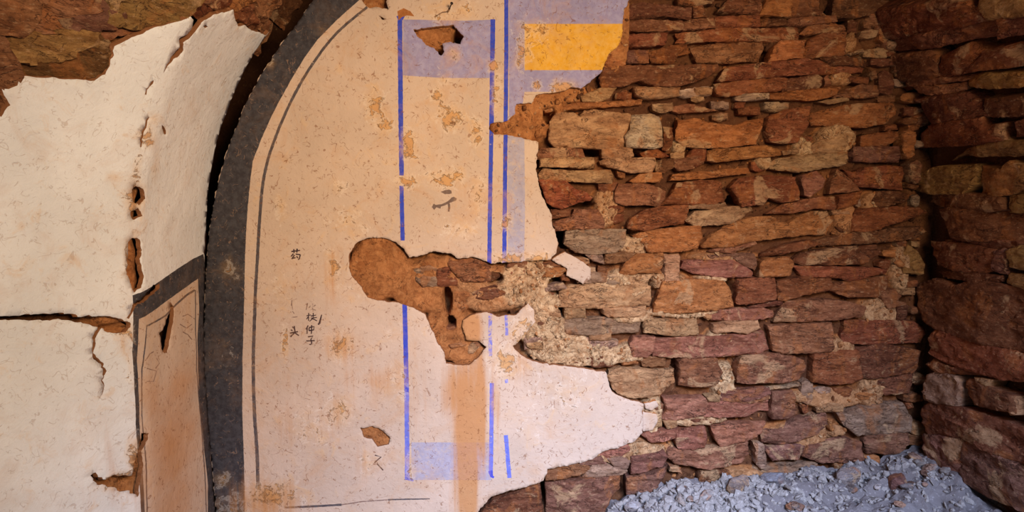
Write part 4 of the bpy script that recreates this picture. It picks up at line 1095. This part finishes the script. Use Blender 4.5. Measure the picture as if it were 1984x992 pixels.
cx, cy, dense = cx[keep], cy[keep], dense[keep]
sz = rng.uniform(0.006, 0.017, len(cx)) * (1 + 0.5 * dense) * np.where(rng.uniform(0, 1, len(cx)) < 0.1, 1.6, 1)
v, f = chips(np.stack([cx, cy, heap_z(cx, cy) + sz * 0.3], -1), sz, (1, 0.75, 0.5))
me = make_mesh('rubble_chips', v, f)
link('rubble_chips', me, heap, [M['chips']], kind='stuff', smooth=False, label='pale chips of clay and stone strewn over the heap')

def rock(name, px, size, yaw, colour, label, group=None, sink=0.3, depth=0.12):
    """an angular block lying on the heap; px = where it shows, depth = how far it lies from the back wall"""
    y = YB - depth
    d = ray(*px); x = d[0] / d[1] * y
    k = 14; s = rng.uniform(0, 99)
    import bmesh
    bm = bmesh.new(); bmesh.ops.create_icosphere(bm, subdivisions=3, radius=1.0)
    P = np.array([v.co[:] for v in bm.verts])
    nrm = rng.normal(size=(k, 3)); nrm /= np.linalg.norm(nrm, axis=1)[:, None]
    off = rng.uniform(0.62, 0.95, k)
    rad = np.full(len(P), 1.15)
    for a_, o_ in zip(nrm, off):
        dt = P @ a_; rad = np.where(dt > 0.05, np.minimum(rad, o_ / np.maximum(dt, 0.05)), rad)
    Q = P * rad[:, None] * (1 + 0.05 * fbm(P[:, 0] * 4, P[:, 1] * 4, s + P[:, 2] * 4, 3))[:, None] * (np.array(size) / 2)
    for v_, q in zip(bm.verts, Q): v_.co = q
    me = bpy.data.meshes.new(name); bm.to_mesh(me); bm.free()
    o = link(name, me, None, [M['stone']], label=label, cat='stone', group=group, sharp=30)
    zt = float(heap_z(np.array([x]), np.array([y]))[0])
    o.location = (x, y, zt + size[2] * (0.5 - sink)); o.rotation_euler = (rng.uniform(-.3, .3), rng.uniform(-.3, .3), yaw)
    o.color = (*lin(PAL[colour]), 1) if isinstance(colour, str) else (*lin(colour), 1)
    return o
G = (158, 146, 140)
rock('rubble_block', (1648, 940), (0.13, 0.09, 0.11), 0.3, G, 'large pale grey stone block propped on the dirt heap')
rock('rubble_block', (1738, 972), (0.10, 0.08, 0.07), 0.7, (150, 108, 98), 'reddish brown stone block half sunk in the dirt heap near the right wall', depth=0.22)
rock('rubble_block', (1430, 958), (0.11, 0.09, 0.10), -0.4, (150, 132, 122), 'rounded brownish grey stone leaning by the pale chips', depth=0.07)
rock('rubble_block', (1226, 980), (0.09, 0.07, 0.06), 0.1, (176, 168, 164), 'pale stone lump below the dark slot between two wall stones', depth=0.07)
rock('rubble_block', (1700, 962), (0.05, 0.03, 0.02), 0.9, (214, 206, 200), 'thin bright white stone flake on the dirt heap', depth=0.2, sink=0.1)
rock('rubble_block', (1500, 905), (0.12, 0.07, 0.08), 0.1, (150, 148, 152), 'bluish grey stone lying against the foot of the back wall', depth=0.06)
for k in range(42):
    px = (random.choice([x_ for x_ in range(1250, 1900, 7) if min(abs(x_ - q_) for q_ in (1226, 1430, 1500, 1648, 1738)) > 32]), 0); dp = random.uniform(0.04, 0.5)
    s = random.uniform(0.022, 0.06)
    tone, word = random.choice([((168, 158, 150), 'light grey'), ((130, 120, 116), 'dark grey'), ((146, 116, 100), 'brownish'), ((188, 178, 168), 'whitish')])
    rock('rubble_stone', px, (s * random.uniform(1, 1.6), s, s * random.uniform(0.6, 0.95)), random.uniform(0, 6), tone,
         'small angular %s stone lying loose on the dirt heap' % word, 'loose small %s stones on the dirt heap' % word, depth=dp)

# ------------------------------------------------------------------ nail with a bit of string
def tube(name, pts, r, mat, parent, seg=8):
    p = np.asarray(pts, float); V, Fc = [], []
    for i, q in enumerate(p):
        t = p[min(i + 1, len(p) - 1)] - p[max(i - 1, 0)]; t /= np.linalg.norm(t)
        u = np.cross(t, (0.3, 0.2, 1)); u /= np.linalg.norm(u); w = np.cross(t, u)
        rr = r[i] if hasattr(r, '__len__') else r
        for k in range(seg): V.append(q + rr * (u * math.cos(k * 2 * math.pi / seg) + w * math.sin(k * 2 * math.pi / seg)))
    for i in range(len(p) - 1):
        for k in range(seg): Fc.append((i * seg + k, i * seg + (k + 1) % seg, (i + 1) * seg + (k + 1) % seg, (i + 1) * seg + k))
    Fc += [tuple(range(seg))[::-1], tuple((len(p) - 1) * seg + k for k in range(seg))]
    return link(name, make_mesh(name, V, Fc), parent, [mat])
nx, nz = BACK.px(867, 22)
hx2, hz2 = BACK.px(877, 14)
nail = bpy.data.objects.new('nail', None); COL.objects.link(nail)
nail['label'] = 'rusty iron nail driven into the plaster above the lavender square'; nail['category'] = 'nail'
tip = np.array([nx, YB + 0.02, nz]); head = np.array([hx2 - 0.002, YB - 0.045, hz2 + 0.004])
tube('shaft', [tip, tip * 0.5 + head * 0.5, head], 0.0022, M['iron'], nail)
dirn = (head - tip) / np.linalg.norm(head - tip)
tube('head', [head - dirn * 0.0015, head, head + dirn * 0.002], [0.006, 0.0066, 0.0055], M['iron'], nail, 12)
loop = [(tip * 0.55 + head * 0.45) + np.array([0.004 * math.cos(t) - 0.006 * t / 6, 0.004 * math.sin(t), -0.002 * t]) for t in np.linspace(0, 6.3, 14)]
ex, ez = BACK.px(842, 33)
tube('string', loop + [np.array([nx - 0.02, YB - 0.012, nz - 0.006]), np.array([ex, YB - 0.004, ez])], 0.0011, M['string'], nail, 6)
